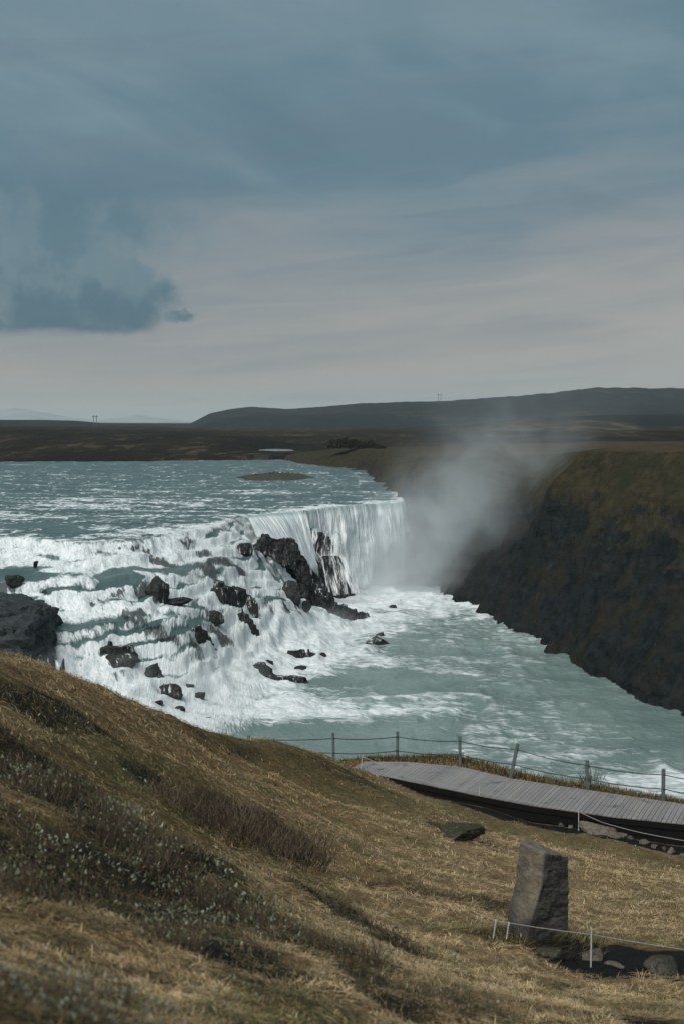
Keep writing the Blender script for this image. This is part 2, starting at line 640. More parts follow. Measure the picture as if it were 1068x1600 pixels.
def mat_cliff():
    m, t = material('canyon_wall_basalt_and_grass')
    g = t.n('ShaderNodeNewGeometry')
    p = g.outputs['Position']
    nz = t.xyz(g.outputs['True Normal'])[2]
    x, y, z = t.xyz(p)[0:3]
    n1 = t.noise(p, 0.22, 8, 0.62, 0.5)
    n2 = t.noise(p, 1.1, 8, 0.66, 0.3)
    n3 = t.noise(t.comb(x, y, t.m('MULTIPLY', z, 0.25)), 0.8, 6, 0.6)
    strat = t.noise(t.comb(t.m('MULTIPLY', x, 0.08), t.m('MULTIPLY', y, 0.08), z), 0.9, 6, 0.65)
    rock = t.mix(t.ss(n2, 0.3, 0.72), (0.005, 0.008, 0.009), (0.020, 0.026, 0.027))
    rock = t.mix(t.m('MULTIPLY', t.ss(strat, 0.50, 0.66), 0.22), rock, (0.034, 0.040, 0.040))
    rock = t.mix(t.m('MULTIPLY', t.ss(n1, 0.45, 0.68), 0.6), rock, (0.030, 0.026, 0.017))
    rock = t.mix(t.m('MULTIPLY', t.ss(n3, 0.66, 0.74), t.ss(n2, 0.5, 0.62)), rock, (0.10, 0.11, 0.11))
    grs = t.mix(t.ss(n2, 0.3, 0.7), (0.020, 0.020, 0.012), (0.050, 0.042, 0.025))
    grs = t.mix(t.ss(n1, 0.5, 0.75), grs, (0.022, 0.026, 0.015))
    gf = t.m('ADD', t.m('ADD', nz, t.m('MULTIPLY', t.m('SUBTRACT', n1, 0.5), 1.3)), t.ss(z, 5.0, 16.0, -0.55, 0.30))
    gf = t.ss(gf, 0.40, 0.80)
    col = t.mix(gf, rock, grs)
    tan_ = t.m('MULTIPLY', t.ss(nz, 0.93, 0.985), t.ss(z, 14.5, 16.5))
    col = t.mix(t.m('MULTIPLY', tan_, t.ss(n1, 0.35, 0.6)), col, (0.060, 0.048, 0.030))
    h = t.m('ADD', t.m('MULTIPLY', n1, 1.0), t.m('ADD', t.m('MULTIPLY', n2, 0.6), t.m('MULTIPLY', strat, 0.4)))
    finish(t, principled(t, col, 0.92, t.bump(h, 0.9, 0.9), spec=0.05))
    return m


def mat_far(name, a, b, c, s=0.004, streak=6.0):
    m, t = material(name)
    p = t.pos()
    x, y, z = t.xyz(p)[0:3]
    q = t.comb(x, t.m('DIVIDE', y, streak), z)
    n1 = t.noise(q, s, 8, 0.6, 0.4)
    n2 = t.noise(q, s * 6, 7, 0.65)
    col = t.mix(t.ss(n1, 0.35, 0.65), a, b)
    col = t.mix(t.ss(t.m('ADD', t.m('MULTIPLY', n1, 0.45), t.m('MULTIPLY', n2, 0.55)), 0.53, 0.62), col, c)
    col = t.mix(t.m('MULTIPLY', t.ss(n2, 0.5, 0.75), 0.45), col, tuple(v * 0.45 for v in a))
    finish(t, principled(t, col, 0.95, t.bump(n2, 0.9, 4.0), spec=0.03))
    return m


WATER = mat_water()
CURTAIN = mat_curtain()
VEIL = mat_curtain(True)
def mat_wet():
    m, t = material('wet_basalt')
    g = t.n('ShaderNodeNewGeometry')
    p = g.outputs['Position']
    x, y, z = t.xyz(p)[0:3]
    nz = t.xyz(g.outputs['Normal'])[2]
    n1 = t.noise(p, 1.6, 7, 0.65, 0.4)
    n2 = t.noise(p, 7, 6, 0.65)
    col = t.mix(t.ss(n1, 0.3, 0.7), (0.006, 0.008, 0.008), (0.020, 0.023, 0.022))
    col = t.mix(t.m('MULTIPLY', t.ss(n2, 0.45, 0.7), 0.6), col, (0.024, 0.027, 0.026))
    # threads of white water running off the ledges
    sv = t.comb(t.m('MULTIPLY', x, 1.0), t.m('MULTIPLY', y, 1.0), t.m('MULTIPLY', z, 0.16))
    s1 = t.noise(sv, 3.6, 6, 0.6, 0.3)
    patch = t.noise(p, 0.55, 3, 0.5)
    wet = t.m('MULTIPLY', t.ss(s1, 0.53, 0.62), t.ss(patch, 0.50, 0.63))
    col = t.mix(t.m('MULTIPLY', wet, 0.85), col, (0.66, 0.70, 0.71))
    h = t.m('ADD', n1, t.m('MULTIPLY', n2, 0.5))
    finish(t, principled(t, col, t.m('MULTIPLY_ADD', n2, 0.5, 0.18), t.bump(h, 0.9, 0.15), spec=0.25))
    return m


WETROCK = mat_wet()
OUTCROP = mat_rock('outcrop_basalt', (0.012, 0.017, 0.018), (0.036, 0.043, 0.044), 0.9, 0.3)
STONE = mat_rock('pale_weathered_stone', (0.060, 0.052, 0.042), (0.135, 0.118, 0.094), 5.0, 0.1, lichen=1)
PILLAR = mat_rock('weathered_basalt_pillar', (0.050, 0.048, 0.044), (0.115, 0.108, 0.095), 6.0, 0.1)
MOSSROCK = mat_rock('mossy_rock', (0.028, 0.026, 0.022), (0.075, 0.070, 0.060), 4.0, 0.1, lichen=1, moss=(0.030, 0.032, 0.013))

# ------------------------------------------------------------------ the river, cascades and pool (one water sheet)
LIP = [(-260, 846), (-120, 842), (0, 836), (60, 842), (130, 846), (200, 842), (270, 832), (330, 824), (365, 812), (395, 805), (440, 800), (480, 797)]
MAIN_LIP = [(478, 797), (510, 793), (545, 790), (585, 787), (625, 785)]


def water_points():
    pts = []

    def line(pp, z, foam, rock=0.0, step=1.5):
        w = [(*W(x, y, z)[:2], z, foam, rock) for x, y in pp]
        pts.extend(dense(w, step))
    def tier(pp, foam, rock=0.0, step=1.5):
        w = [(*W(x, y, z)[:2], z, foam, rock) for x, y, z in pp]
        pts.extend(dense(w, step))
    line([(p[0], p[1]) for p in LIP], 10.9, 0.62)
    line([(x, y - 12) for x, y in LIP], 11.0, 0.22, 0, 3)
    tier([(-260, 884, 9.15), (0, 874, 9.15), (80, 880, 9.15), (150, 882, 9.1), (220, 874, 9.2), (290, 864, 9.2), (345, 854, 9.3), (385, 838, 9.7)], 1.0)
    tier([(-260, 900, 8.95), (0, 888, 8.95), (60, 893, 8.95), (150, 892, 8.95), (230, 881, 8.95), (300, 875, 8.8)], 0.20)
    tier([(-260, 920, 8.7), (0, 906, 8.7), (60, 908, 8.7), (120, 905, 8.7), (180, 896, 8.7), (228, 890, 8.7), (262, 898, 8.3), (300, 893, 8.2), (345, 884, 8.0), (372, 873, 8.0), (398, 867, 8.0)], 0.30, 0.2)
    tier([(-260, 958, 6.65), (0, 948, 6.65), (60, 946, 6.65), (120, 949, 6.65), (180, 953, 6.6), (240, 950, 6.4), (290, 942, 6.2), (325, 928, 6.3), (350, 918, 6.4), (385, 905, 6.3), (420, 896, 6.4)], 1.0)
    tier([(60, 964, 6.3), (120, 966, 6.3), (190, 963, 6.3), (240, 962, 6.05), (290, 956, 5.8), (325, 948, 5.6)], 0.12)
    tier([(40, 988, 5.55), (75, 986, 5.55), (110, 990, 5.55), (150, 987, 5.55), (190, 977, 5.6), (230, 973, 5.6), (275, 984, 4.95), (310, 984, 4.6), (340, 960, 4.9), (370, 945, 4.9), (400, 935, 4.8), (440, 928, 4.9), (462, 922, 4.6)], 0.36, 0.2)
    tier([(70, 1042, 3.2), (120, 1040, 3.2), (180, 1038, 3.2), (230, 1034, 3.0), (290, 1030, 2.9), (335, 1012, 3.0), (372, 995, 2.9), (405, 980, 2.9), (440, 968, 2.8), (475, 960, 2.3)], 1.0, 0.05)
    tier([(90, 1080, 1.9), (200, 1085, 1.7), (260, 1075, 1.6), (330, 1050, 1.6), (380, 1030, 1.5), (420, 1012, 1.4), (455, 1000, 1.2), (500, 985, 0.8)], 1.0, 0.10)
    tier([(60, 1140, 0.75), (200, 1130, 0.6), (270, 1106, 0.6), (340, 1080, 0.5), (400, 1056, 0.5), (440, 1040, 0.5), (475, 1025, 0.5), (520, 1002, 0.4)], 0.95, 0.30)
    for x, y, z in [(30, 899, 8.85), (60, 899, 8.85), (100, 897, 8.85), (150, 899, 8.8), (190, 890, 8.85), (230, 884, 8.85), (255, 884, 8.7), (285, 882, 8.6), (200, 896, 8.75), (90, 902, 8.75),
                    (85, 972, 6.0), (110, 978, 5.85), (135, 976, 5.85), (160, 974, 5.9), (180, 969, 6.0), (205, 964, 6.1), (250, 964, 5.75), (280, 970, 5.4), (305, 974, 5.05), (290, 978, 5.1), (315, 966, 5.3), (265, 972, 5.4),
                    (20, 918, 8.3), (-30, 912, 8.6)]:
        pts.append((*W(x, y, z)[:2], z, 0.02, 0.0))
    for x, y, z in [(-9.5, 157, 8.6), (-8.0, 158, 7.0), (-6.0, 158, 3.0), (-4.5, 157, 0.6), (-2, 158, 0.1), (1, 159, 0.0), (4, 160, 0.0), (-5.5, 164, 2.5), (-4, 166, 0.6), (-2, 167, 0.1), (1, 168, 0.0), (-8, 166, 7.5), (-3, 172, 0.8), (0, 174, 0.1), (4, 174, 0.0)]:
        pts.append((x, y, z, 0.95, 0.0))
    # water edge of the pool
    line([(280, 1140), (350, 1118), (420, 1086), (470, 1058), (515, 1036), (545, 1012), (565, 990), (585, 975)], 0.05, 0.80)
    # behind the rock rib: the basin of the big fall
    line([(530, 935), (552, 930), (600, 918), (640, 911), (662, 908)], 0.05, 1.0)
    for x, y, f in [(430, 1112, .85), (500, 1106, .78), (560, 1100, .74), (610, 1102, .70), (660, 1112, .66), (720, 1118, .50), (760, 1132, .52), (700, 1052, .50),
                    (640, 1042, .42), (880, 1182, .52), (960, 1196, .55), (1068, 1216, .62), (1180, 1240, .55), (1040, 1190, .34), (480, 1147, .06), (560, 1148, .10), (420, 1146, .16),
                    (640, 1150, .28), (720, 1165, .36), (500, 1062, .10), (560, 1052, .16), (600, 1072, .22), (800, 1020, .38), (760, 985, .42), (900, 1100, .28), (820, 1085, .33), (780, 1060, .42),
                    (1000, 1140, .20), (950, 1090, .12), (1068, 1160, .14), (620, 935, .95), (575, 948, .85), (700, 960, .60), (650, 985, .48), (600, 1000, .28), (690, 930, .85), (860, 1030, .28),
                    (640, 1015, .30), (720, 1010, .40), (620, 960, .55), (1100, 1270, .5), (900, 1260, .4), (700, 1230, .3), (500, 1230, .2), (300, 1230, .3), (100, 1230, .4)]:
        pts.append((*W(x, y, 0.0)[:2], 0.0, f, 0.0))
    # basin and lip of the big fall
    lip = [W(x, y, 10.95) for x, y in MAIN_LIP]
    for p in dense([(*p[:2],) for p in lip], 1.5):
        pts.append((p[0], p[1], 10.95, 0.75, 0))
        pts.append((p[0] + 0.5, p[1] - 1.0, 0.05, 1.0, 0))
        pts.append((p[0] - 1.5, p[1] + 3.5, 11.0, 0.42, 0))
    for x, y in [(9.0, 200), (9.4, 196), (12, 193)]:
        pts.append((x, y, 0.0 if y < 197 else 10.95, 1.0, 0))
    # upper river
    for px in range(-400, 661, 60):
        for D, f in ((182, .34), (200, .26), (230, .24), (270, .26), (320, .22), (380, .18), (440, .12)):
            x = (px - 534) / F * D
            if D > 178 + max(0, (x + 5)) * 1.6 + 6 or px < 440:
                pts.append((x, D, 11.0, f, 0))
    for x in (-80, -55, -40, 30, 60):
        for y in (40, 60):
            pts.append((x, y, 0.0, 0.3, 0))
    return np.array(pts)


WPTS = water_points()


def water_eval(X, Y, warp=True):
    if warp:
        wx = 0.9 * fbm(X * 0.28, Y * 0.28, oct=3)
        wy = 1.5 * fbm(X * 0.25 + 40, Y * 0.18 + 11, oct=4) + 2.6 * fbm(X * 0.085 + 4, Y * 0.06 + 31, oct=3)
        k = sstep(Y, 95, 103) * (1 - sstep(Y, 163, 172))
        r = tin(WPTS, X + wx * k, Y + wy * k)
    else:
        r = tin(WPTS, X, Y)
    return r


def build_river():
    Ds = np.concatenate([np.arange(58, 98, 0.5), np.exp(np.arange(math.log(98), math.log(215), 0.0026)), np.exp(np.arange(math.log(215), math.log(440), 0.010))])
    ps = np.concatenate([np.arange(-380, -20, 6.0), np.arange(-20, 1090, 1.7), np.arange(1090, 1300, 6.0)])
    A, D = np.meshgrid((ps - 534) / F, Ds)
    X, Y = A * D, D
    r = water_eval(X, Y)
    z, foam, rock = r[..., 0], r[..., 1], r[..., 2]
    cz_ = sstep(z, 0.7, 2.0) * (1 - sstep(z, 10.70, 10.98)) * sstep(Y, 96, 102)
    qn = 1.5 * fbm(X * 0.15 + 12, Y * 0.15, oct=3) + 0.26 * fbm(X * 0.7, Y * 0.5 + 9, oct=3) - 0.05 * X
    zs = z.copy()
    for _ in range(70):
        B = np.pad(zs, ((1, 1), (0, 0)), mode='edge')
        zs = (B[:-2] + 2 * B[1:-1] + B[2:]) / 4
    for _ in range(40):
        B = np.pad(zs, ((0, 0), (1, 1)), mode='edge')
        zs = (B[:, :-2] + 2 * B[:, 1:-1] + B[:, 2:]) / 4
    z = z + (zs - z) * cz_ * (0.55 + 0.25 * sstep(z, 7.5, 9.0))
    H = 1.25
    q = (z + qn) / H
    fr = q - np.floor(q)
    zq = (np.floor(q) + sstep(fr, 0.55, 1.0) * 0.82 + fr * 0.18) * H - qn  # flat treads, steep risers
    tread = (1 - sstep(fr, 0.45, 0.7)) * sstep(fr, 0.0, 0.25)
    z = z + (zq - z) * cz_ * 0.85
    z = blur(z, 1)
    foam = blur(foam, 2)
    rock = blur(rock, 2)
    gx = np.gradient(z, axis=1) / np.maximum(np.gradient(X, axis=1), 1e-3)
    gy = np.gradient(z, axis=0) / np.maximum(np.gradient(Y, axis=0), 1e-3)
    sl = np.hypot(gx, gy)
    low = 1 - sstep(z, 0.6, 3.0)
    up = sstep(z, 10.3, 10.9)
    casc = np.clip(1 - low - up, 0, 1)
    steep = blur(sstep(sl, 0.10, 0.45), 2)
    # turbulence
    t1 = fbm(X * 0.5, Y * 0.35, oct=5, gain=0.55)
    t2 = fbm(X * 0.22 + 7, Y * 0.20 + 3, oct=4, ridged=True)
    t3 = fbm(X * 1.3 + 3, Y * 0.9, oct=4)
    wq = sstep(X, -16, -6)
    cross = (X * 0.95 + Y * 0.30) * (1 - wq) + (X * 0.45 + Y * 0.9) * wq
    along = (X * 0.30 - Y * 0.95) * (1 - wq) + (X * 0.9 - Y * 0.45) * wq
    st = fbm(cross * 1.5, along * 0.16 - z * 0.1, oct=5, gain=0.6)
    rr = fbm(X * 0.18 + 31, Y * 0.45 + 5, oct=5, ridged=True)       # standing waves across the flow
    dz = (0.26 * low + 0.10) * foam * t1 + 0.05 * foam * t3
    dz += low * (0.34 * t2 * (0.35 + foam) + 0.08 * t3)
    dz += up * (0.14 * rr + 0.05 * t3) * sstep(Y, 120, 150)
    dz += casc * (0.10 * t1 * (0.3 + steep) + 0.17 * st * steep + 0.05 * t2 * foam)
    # foam gathers on crests
    lines = fbm(X * 0.035 + 3, Y * 0.16 + 0.02 * X, oct=4, ridged=True)
    rf = fbm(X * 0.5 + 3, Y * 0.5 + 5, oct=4, ridged=True)
    foam = foam + up * (0.24 * sstep(rr, 0.15, 0.65) + 0.26 * sstep(rf, 0.2, 0.7) - 0.12 + 0.30 * sstep(lines, 0.30, 0.80) * (1 - sstep(Y, 170, 330))) + low * 0.26 * sstep(t2, 0.05, 0.7) * (0.35 + foam) - low * 0.06
    foam = foam + casc * (0.30 * st * (0.3 + steep) + 0.22 * t1) + 0.20 * steep * casc + 0.30 * sstep(fr, 0.5, 0.8) * cz_ - 0.60 * tread * cz_ * sstep(fbm(X * 0.13 + 70, Y * 0.16, oct=3), -0.25, 0.3)
    rockm = rock + casc * (0.62 * sstep(fbm(X * 0.30 + 3, Y * 0.26 + 60, oct=4), -0.02, 0.40) * (0.25 + 0.75 * steep)) + 0.10 * casc * steep
    z = z + dz
    me = mesh('river', np.stack([X, Y, z], -1).reshape(-1, 3), grid_faces(*X.shape))
    fattr(me, 'foam', foam)
    fattr(me, 'rock', rockm * casc)
    fattr(me, 'low', low)
    fattr(me, 'casc', casc)
    fattr(me, 'steep', steep)
    at = me.attributes.new('flow', 'FLOAT_VECTOR', 'POINT')
    fl = np.stack([cross, along - z * 1.2, z], -1)
    at.data.foreach_set('vector', fl.astype(np.float32).ravel())
    o = obj('river', me, WATER)
    tag(o, 'teal glacial river breaking into white cascades above a green pool', 'river', kind='structure')


build_river()


def wz_at(x, y):
    return float(water_eval(np.array([[x]]), np.array([[y]]))[0, 0, 0])


def hit_water(px, py, d0=92, d1=210):
    r = ray(px, py)
    Dd = np.arange(d0, d1, 0.25)
    X, Y = r[0] * Dd, Dd
    zz = water_eval(X[None], Y[None])[0, :, 0]
    zr = CZ + r[2] * Dd
    k = np.argmax(zr < zz)
    if not (zr < zz).any():
        k = len(Dd) - 1
    return X[k], Y[k], zz[k]


def curtain(name, lip, foot, out=1.5, nu=160, nv=60, mat=None, seed=0, amp=0.35, vpow=0.5):
    """a sheet of falling water between a lip and a foot polyline (world points)"""
    def resample(pl, n):
        pl = np.array(pl, float)
        s = np.concatenate([[0], np.cumsum(np.linalg.norm(np.diff(pl, axis=0), axis=1))])
        u = np.linspace(0, s[-1], n)
        return np.stack([np.interp(u, s, pl[:, i]) for i in range(3)], 1), u
    L, ul = resample(lip, nu)
    ln = fbm(ul * 0.35 + seed, ul * 0.0 + 3, oct=4)
    L = L + np.stack([0.3 * ln, -0.7 * ln, 0.22 * ln], 1)
    G, _ = resample(foot, nu)
    v = np.linspace(0, 1, nv)[:, None]
    # ballistic: horizontal grows like sqrt of the drop
    hx = v ** vpow
    X = L[None, :, 0] + (G - L)[None, :, 0] * hx
    Y = L[None, :, 1] + (G - L)[None, :, 1] * hx
    Z = L[None, :, 2] + (G - L)[None, :, 2] * v
    U = np.broadcast_to(ul[None], X.shape)
    drop = (L[:, 2] - G[:, 2])[None] * v
    n = fbm(U * 0.55 + seed, drop * 0.10 + seed, oct=5, gain=0.58)
    n2 = fbm(U * 0.22 + seed + 9, drop * 0.25, oct=4)
    hd = np.stack([(G - L)[:, 0], (G - L)[:, 1]], 1)
    hd = hd / np.maximum(np.linalg.norm(hd, axis=1)[:, None], 1e-6)
    bulge = np.maximum(0, fbm(U * 0.30 + seed + 40, drop * 0.22 + 5, oct=3)) * sstep(drop, 2.0, 6.0)
    k = (n * amp + n2 * amp * 0.8 + 1.6 * amp * bulge) * np.minimum(1, v * 4 + 0.12)
    X = X + hd[None, :, 0] * k
    Y = Y + hd[None, :, 1] * k
    Z = Z + 0.12 * n * np.minimum(1, v * 3 + 0.3)
    me = mesh(name, np.stack([X, Y, Z], -1).reshape(-1, 3), grid_faces(nv, nu))
    at = me.attributes.new('flow', 'FLOAT_VECTOR', 'POINT')
    fl = np.stack([U + seed, drop, np.broadcast_to(v, X.shape)], -1)
    at.data.foreach_set('vector', fl.astype(np.float32).ravel())
    e = np.minimum(U, U[0, -1] - U) / 1.2
    fattr(me, 'edge', np.clip(e, 0, 1))
    return obj(name, me, mat or CURTAIN)


def offs(pts, dx, dy, z):
    return [(p[0] + dx, p[1] + dy, z) for p in pts]


main_lip = [W(x, y, 11.05) for x, y in [(470, 798), (510, 793), (545, 790), (585, 787), (628, 785)]]
tag(curtain('waterfall', main_lip, offs(main_lip, 0.9, -2.6, 0.0), nu=340, nv=150, amp=0.75),
    'tall white curtain of the main waterfall dropping into the gorge', 'waterfall')

sh_lip = [W(x, y, 11.02) for x, y in [(385, 808), (410, 804), (440, 800.5), (478, 798)]]
tag(curtain('waterfall', sh_lip, [P(398, 838, 157), P(430, 846, 160), P(462, 862, 165), P(500, 905, 172)], nu=150, nv=70, amp=0.35, seed=31, vpow=0.7),
    'white shoulder of water sliding over behind the black rock rib, left of the buttress', 'waterfall')

# ------------------------------------------------------------------ canyon wall on the right, with the far headland
BASE = [(27.7, 86), (25.0, 104.4), (23.7, 113), (21.2, 127), (19.6, 141), (15.4, 166), (14.6, 172), (13.4, 180), (11.4, 195), (9.3, 199)]
MID = [(36, 92, 9), (33.5, 107, 9), (31, 118, 9), (28.5, 131, 9), (26.0, 144, 9), (21.0, 159, 9), (24.0, 172, 9.5), (21.5, 182, 9.5), (15.0, 198, 9.5), (9.2, 202, 10.5)]
MID2 = [(41, 94, 14.5), (38.5, 109, 14.5), (36, 121, 14.5), (33, 134, 14.5), (29.5, 146, 14.5), (23.0, 157.5, 14.5), (27.5, 171, 14.5), (25.5, 183, 14.5), (16.5, 201, 14), (9.6, 205, 14)]
RIM = [(48, 96, 19), (45, 112, 19), (42, 124, 19), (38, 138, 19), (33, 149, 19), (26.6, 157, 18.9), (31, 172, 18.6), (29, 186, 18.0), (19, 206, 17), (10.2, 210, 16.4)]


def canyon_points():
    pts = []
    for b in dense([(*b, -0.6) for b in BASE], 3):
        pts.append(tuple(b))
    for b in BASE:
        pts.append((b[0] - 6, b[1] - 2, -3))
    for row in (MID, MID2, RIM):
        pts.extend(tuple(p) for p in dense(row, 4))
    for p in RIM:
        pts.append((p[0] + 10, p[1] + 4, p[2] + 0.6))
        pts.append((p[0] + 40, p[1] + 15, p[2] + 0.4))
        pts.append((p[0] + 110, p[1] + 30, p[2] + 1.5))
    # right bank of the upper river
    shore = [W(625, 787, 11)[:2], W(618, 778, 11)[:2], W(601, 765, 11)[:2], W(588, 752, 11)[:2], W(575, 742, 11)[:2], W(560, 733, 11)[:2], W(500, 728.5, 11)[:2], W(458, 724, 11)[:2], W(443, 720, 11)[:2]]
    for p in dense(shore, 5):
        pts.append((p[0] + 0.6, p[1] + 0.5, 10.7))
        if p[1] > 222:
            pts.append((p[0] - 5, p[1] - 1.0, 8.0))
    for (px, py, D) in [(640, 728, 215), (622, 722, 240), (607, 719, 265), (590, 716, 300), (560, 709, 330), (520, 711, 365), (480, 712, 398), (448, 716, 414)]:
        pts.append(P(px, py, D))
    for (px, py, D) in [(660, 712, 240), (640, 708, 280), (600, 703, 330), (540, 700, 372), (500, 703, 408), (462, 708, 425), (750, 706, 260), (850, 702, 260), (1000, 698, 260), (1200, 696, 260),
                        (650, 699, 400), (560, 699, 430), (800, 694, 420), (1000, 691, 420), (1200, 690, 420), (480, 706, 440), (440, 714, 440)]:
        pts.append(P(px, py, D))
    return np.array(pts, float)


CPTS = canyon_points()


def build_canyon():
    xs = np.concatenate([np.arange(-26, 8, 0.6), np.arange(8, 32, 0.24), np.arange(32, 60, 0.5), np.arange(60, 150, 3.0)])
    ys = np.concatenate([np.arange(84, 215, 0.5), np.exp(np.arange(math.log(215), math.log(440), 0.008))])
    X, Y = np.meshgrid(xs, ys)
    wx = 1.3 * fbm(X * 0.12, Y * 0.16, oct=4) + 0.5 * fbm(X * 0.5, Y * 0.5, oct=3)
    wy = 1.6 * fbm(X * 0.12 + 9, Y * 0.14 + 50, oct=4)
    kk = sstep(Y, 88, 100) * (1 - sstep(Y, 260, 330))
    z = tin(CPTS, X + wx * kk, Y + wy * kk)[..., 0]
    z = blur(z, 2)
    gx = np.gradient(z, axis=1) / np.gradient(X, axis=1)
    gy = np.gradient(z, axis=0) / np.gradient(Y, axis=0)
    sl = np.hypot(gx, gy)
    st = blur(sstep(sl, 0.25, 0.9), 2)
    rg = fbm(X * 0.25, Y * 0.25, z * 0.18, oct=5, ridged=True)
    fine = fbm(X * 0.9, Y * 0.9, z * 0.7, oct=4, gain=0.55)
    zz_ = z + 1.2 * fbm(X * 0.1, Y * 0.1, oct=3)
    ter = (np.round(zz_ / 2.2) * 2.2 - zz_) * 0.20 * (1 - 0.7 * sstep(z, 11, 16))
    calm = 1 - 0.75 * sstep(z, 12.5, 17.0)
    dz = st * calm * (0.95 * rg + 0.65 * fine + ter) + (1 - st) * 0.20 * fbm(X * 0.3, Y * 0.2, oct=5)
    # gullies running down the face
    gl = fbm(Y * 0.23 + X * 0.05, z * 0.05, oct=4, ridged=True)
    dz += st * 0.85 * (gl - 0.3) * sstep(z, 1, 8)
    low = 1 - sstep(z, 0.0, 2.5)
    dz += low * 1.0 * fbm(X * 0.6, Y * 0.6, oct=5, gain=0.6) * sstep(z, -1.5, 0.0)
    z = z + dz
    bx_ = np.interp(Y, [b[1] for b in BASE], [b[0] for b in BASE])
    off = np.where(Y < 200, bx_ - X, -5)
    z = z - 2.4 * sstep(off + 1.2 * fbm(X * 0.35, Y * 0.35, oct=4), -0.4, 3.0)
    z = np.where(off > 3.2, np.minimum(z, -3.0), z)
    shx = np.interp(Y, [197, 215, 233, 298, 359, 400], [7.6, 7.4, 6.9, 5.5, -5.5, -16])
    z = np.where((Y >= 197) & (Y < 400) & (X < shx - 1.2), np.minimum(z, 7.0), z)
    z = np.where((Y >= 195) & (Y < 212) & (X < 7.6), np.minimum(z, -3.0), z)
    me = mesh('canyon_wall', np.stack([X, Y, z], -1).reshape(-1, 3), grid_faces(*X.shape))
    Xf, zf = X[:-1, :-1].ravel(), z[:-1, :-1].ravel()
    bm = bmesh.new()
    bm.from_mesh(me)
    kill = [f for f in bm.faces if max(v.co.z for v in f.verts) < -2.2]
    bmesh.ops.delete(bm, geom=kill, context='FACES')
    bm.to_mesh(me)
    bm.free()
    o = obj('canyon_wall', me, mat_cliff())
    tag(o, 'dark steep canyon wall with grass on its upper slope, right of the pool', 'canyon wall', kind='structure')


build_canyon()

# ------------------------------------------------------------------ moorland, hills and mountains
def polar(R, px, fz, name, mat, label, cat):
    A, RR = np.meshgrid((px - 534) / F, R)
    X, Y = A * RR, RR * np.ones_like(A)
    PX = A * F + 534
    Z = fz(PX, RR, X, Y)
    me = mesh(name, np.stack([X, Y, Z], -1).reshape(-1, 3), grid_faces(*X.shape))
    o = obj(name, me, mat)
    return tag(o, label, cat, kind='structure')


def moor_z(PX, R, X, Y):
    shore = np.interp(PX, [-600, 0, 200, 350, 440, 470, 520], [392, 394, 400, 410, 420, 440, 430])
    rise = sstep(R, shore, shore + 320)
    topz = np.interp(PX, [-600, 0, 150, 260, 400, 470, 600, 1068, 1700], [19.5, 18.6, 18.0, 17.0, 14.5, 13.5, 15.5, 18.0, 19.0])
    z = 10.4 + sstep(R, shore - 6, shore + 12) * 1.3 + rise * (topz - 11.7)
    far = sstep(R, 900, 3000)
    z = z + far * 2.0
    k = sstep(R, 430, 900)
    z = z + (0.5 + 1.6 * k) * fbm(X * 0.006, Y * 0.0022, oct=6) + 0.5 * fbm(X * 0.04, Y * 0.015, oct=4) * sstep(R, shore, shore + 40)
    # the inlet of still water behind the headland
    inl = np.exp(-(((PX - 428) / 26) ** 2)) * np.exp(-(((R - 560) / 34) ** 2))
    z = z - 4.6 * inl
    return z


moor_mat = mat_far('moorland', (0.009, 0.009, 0.007), (0.022, 0.018, 0.012), (0.085, 0.064, 0.040), 0.030, 4.0)
hill_mat = mat_far('hill_slope', (0.005, 0.010, 0.013), (0.010, 0.015, 0.017), (0.045, 0.040, 0.031), 0.0055, 2.0)
polar(np.exp(np.linspace(math.log(386), math.log(9000), 200)), np.arange(-700, 1780, 10.0), moor_z, 'moorland', moor_mat,
      'flat dark brown moorland stretching to the hills beyond the river', 'moorland')
# still water of the inlet
A_ = np.linspace(0, 2 * math.pi, 40, endpoint=False)
c = P(425, 703, 580)
me = mesh('inlet_water', np.array([(c[0] + 24 * math.cos(a), 575 + 90 * math.sin(a), 11.0) for a in A_] + [(c[0], 580, 11.0)]),
          np.array([(i, (i + 1) % 40, 40) for i in range(40)]))
for nm in ('foam', 'rock', 'low', 'steep', 'casc'):
    fattr(me, nm, np.full(41, 0.55 if nm == 'low' else 0.0))
tag(obj('inlet_water', me, WATER), 'pale strip of still water behind the far headland', 'water', kind='structure')


def hill(name, prof, R0, Rc, R1, zb, mat, label, seed, rough=1.0, nr=70, dpx=4.0):
    pxs = np.arange(prof[0][0], prof[-1][0] + 1, dpx)
    ys = np.interp(pxs, [p[0] for p in prof], [p[1] for p in prof])

    def fz(PX, R, X, Y):
        crest = CZ + (660 - np.interp(PX, pxs, ys)) * Rc / F
        t = np.where(R < Rc, sstep(R, R0, Rc) * 0.55 + 0.45 * np.clip((R - R0) / (Rc - R0), 0, 1) ** 1.6, 1 - 0.8 * sstep(R, Rc, R1))
        z = zb + (crest - zb) * t
        h = np.maximum(crest - zb, 0)
        s = 9.0 / (Rc - R0)
        z = z + rough * h * 0.15 * fbm(X * s + seed, Y * s, oct=6) * sstep(R, R0, R0 + 0.3 * (Rc - R0)) * (1 - 0.6 * np.exp(-((R - Rc) / (0.1 * Rc)) ** 2))
        z = z + rough * h * 0.03 * fbm(X * s * 8, Y * s * 3, oct=4)
        return z
    return polar(np.linspace(R0, R1, nr), pxs, fz, name, mat, label, 'hill')


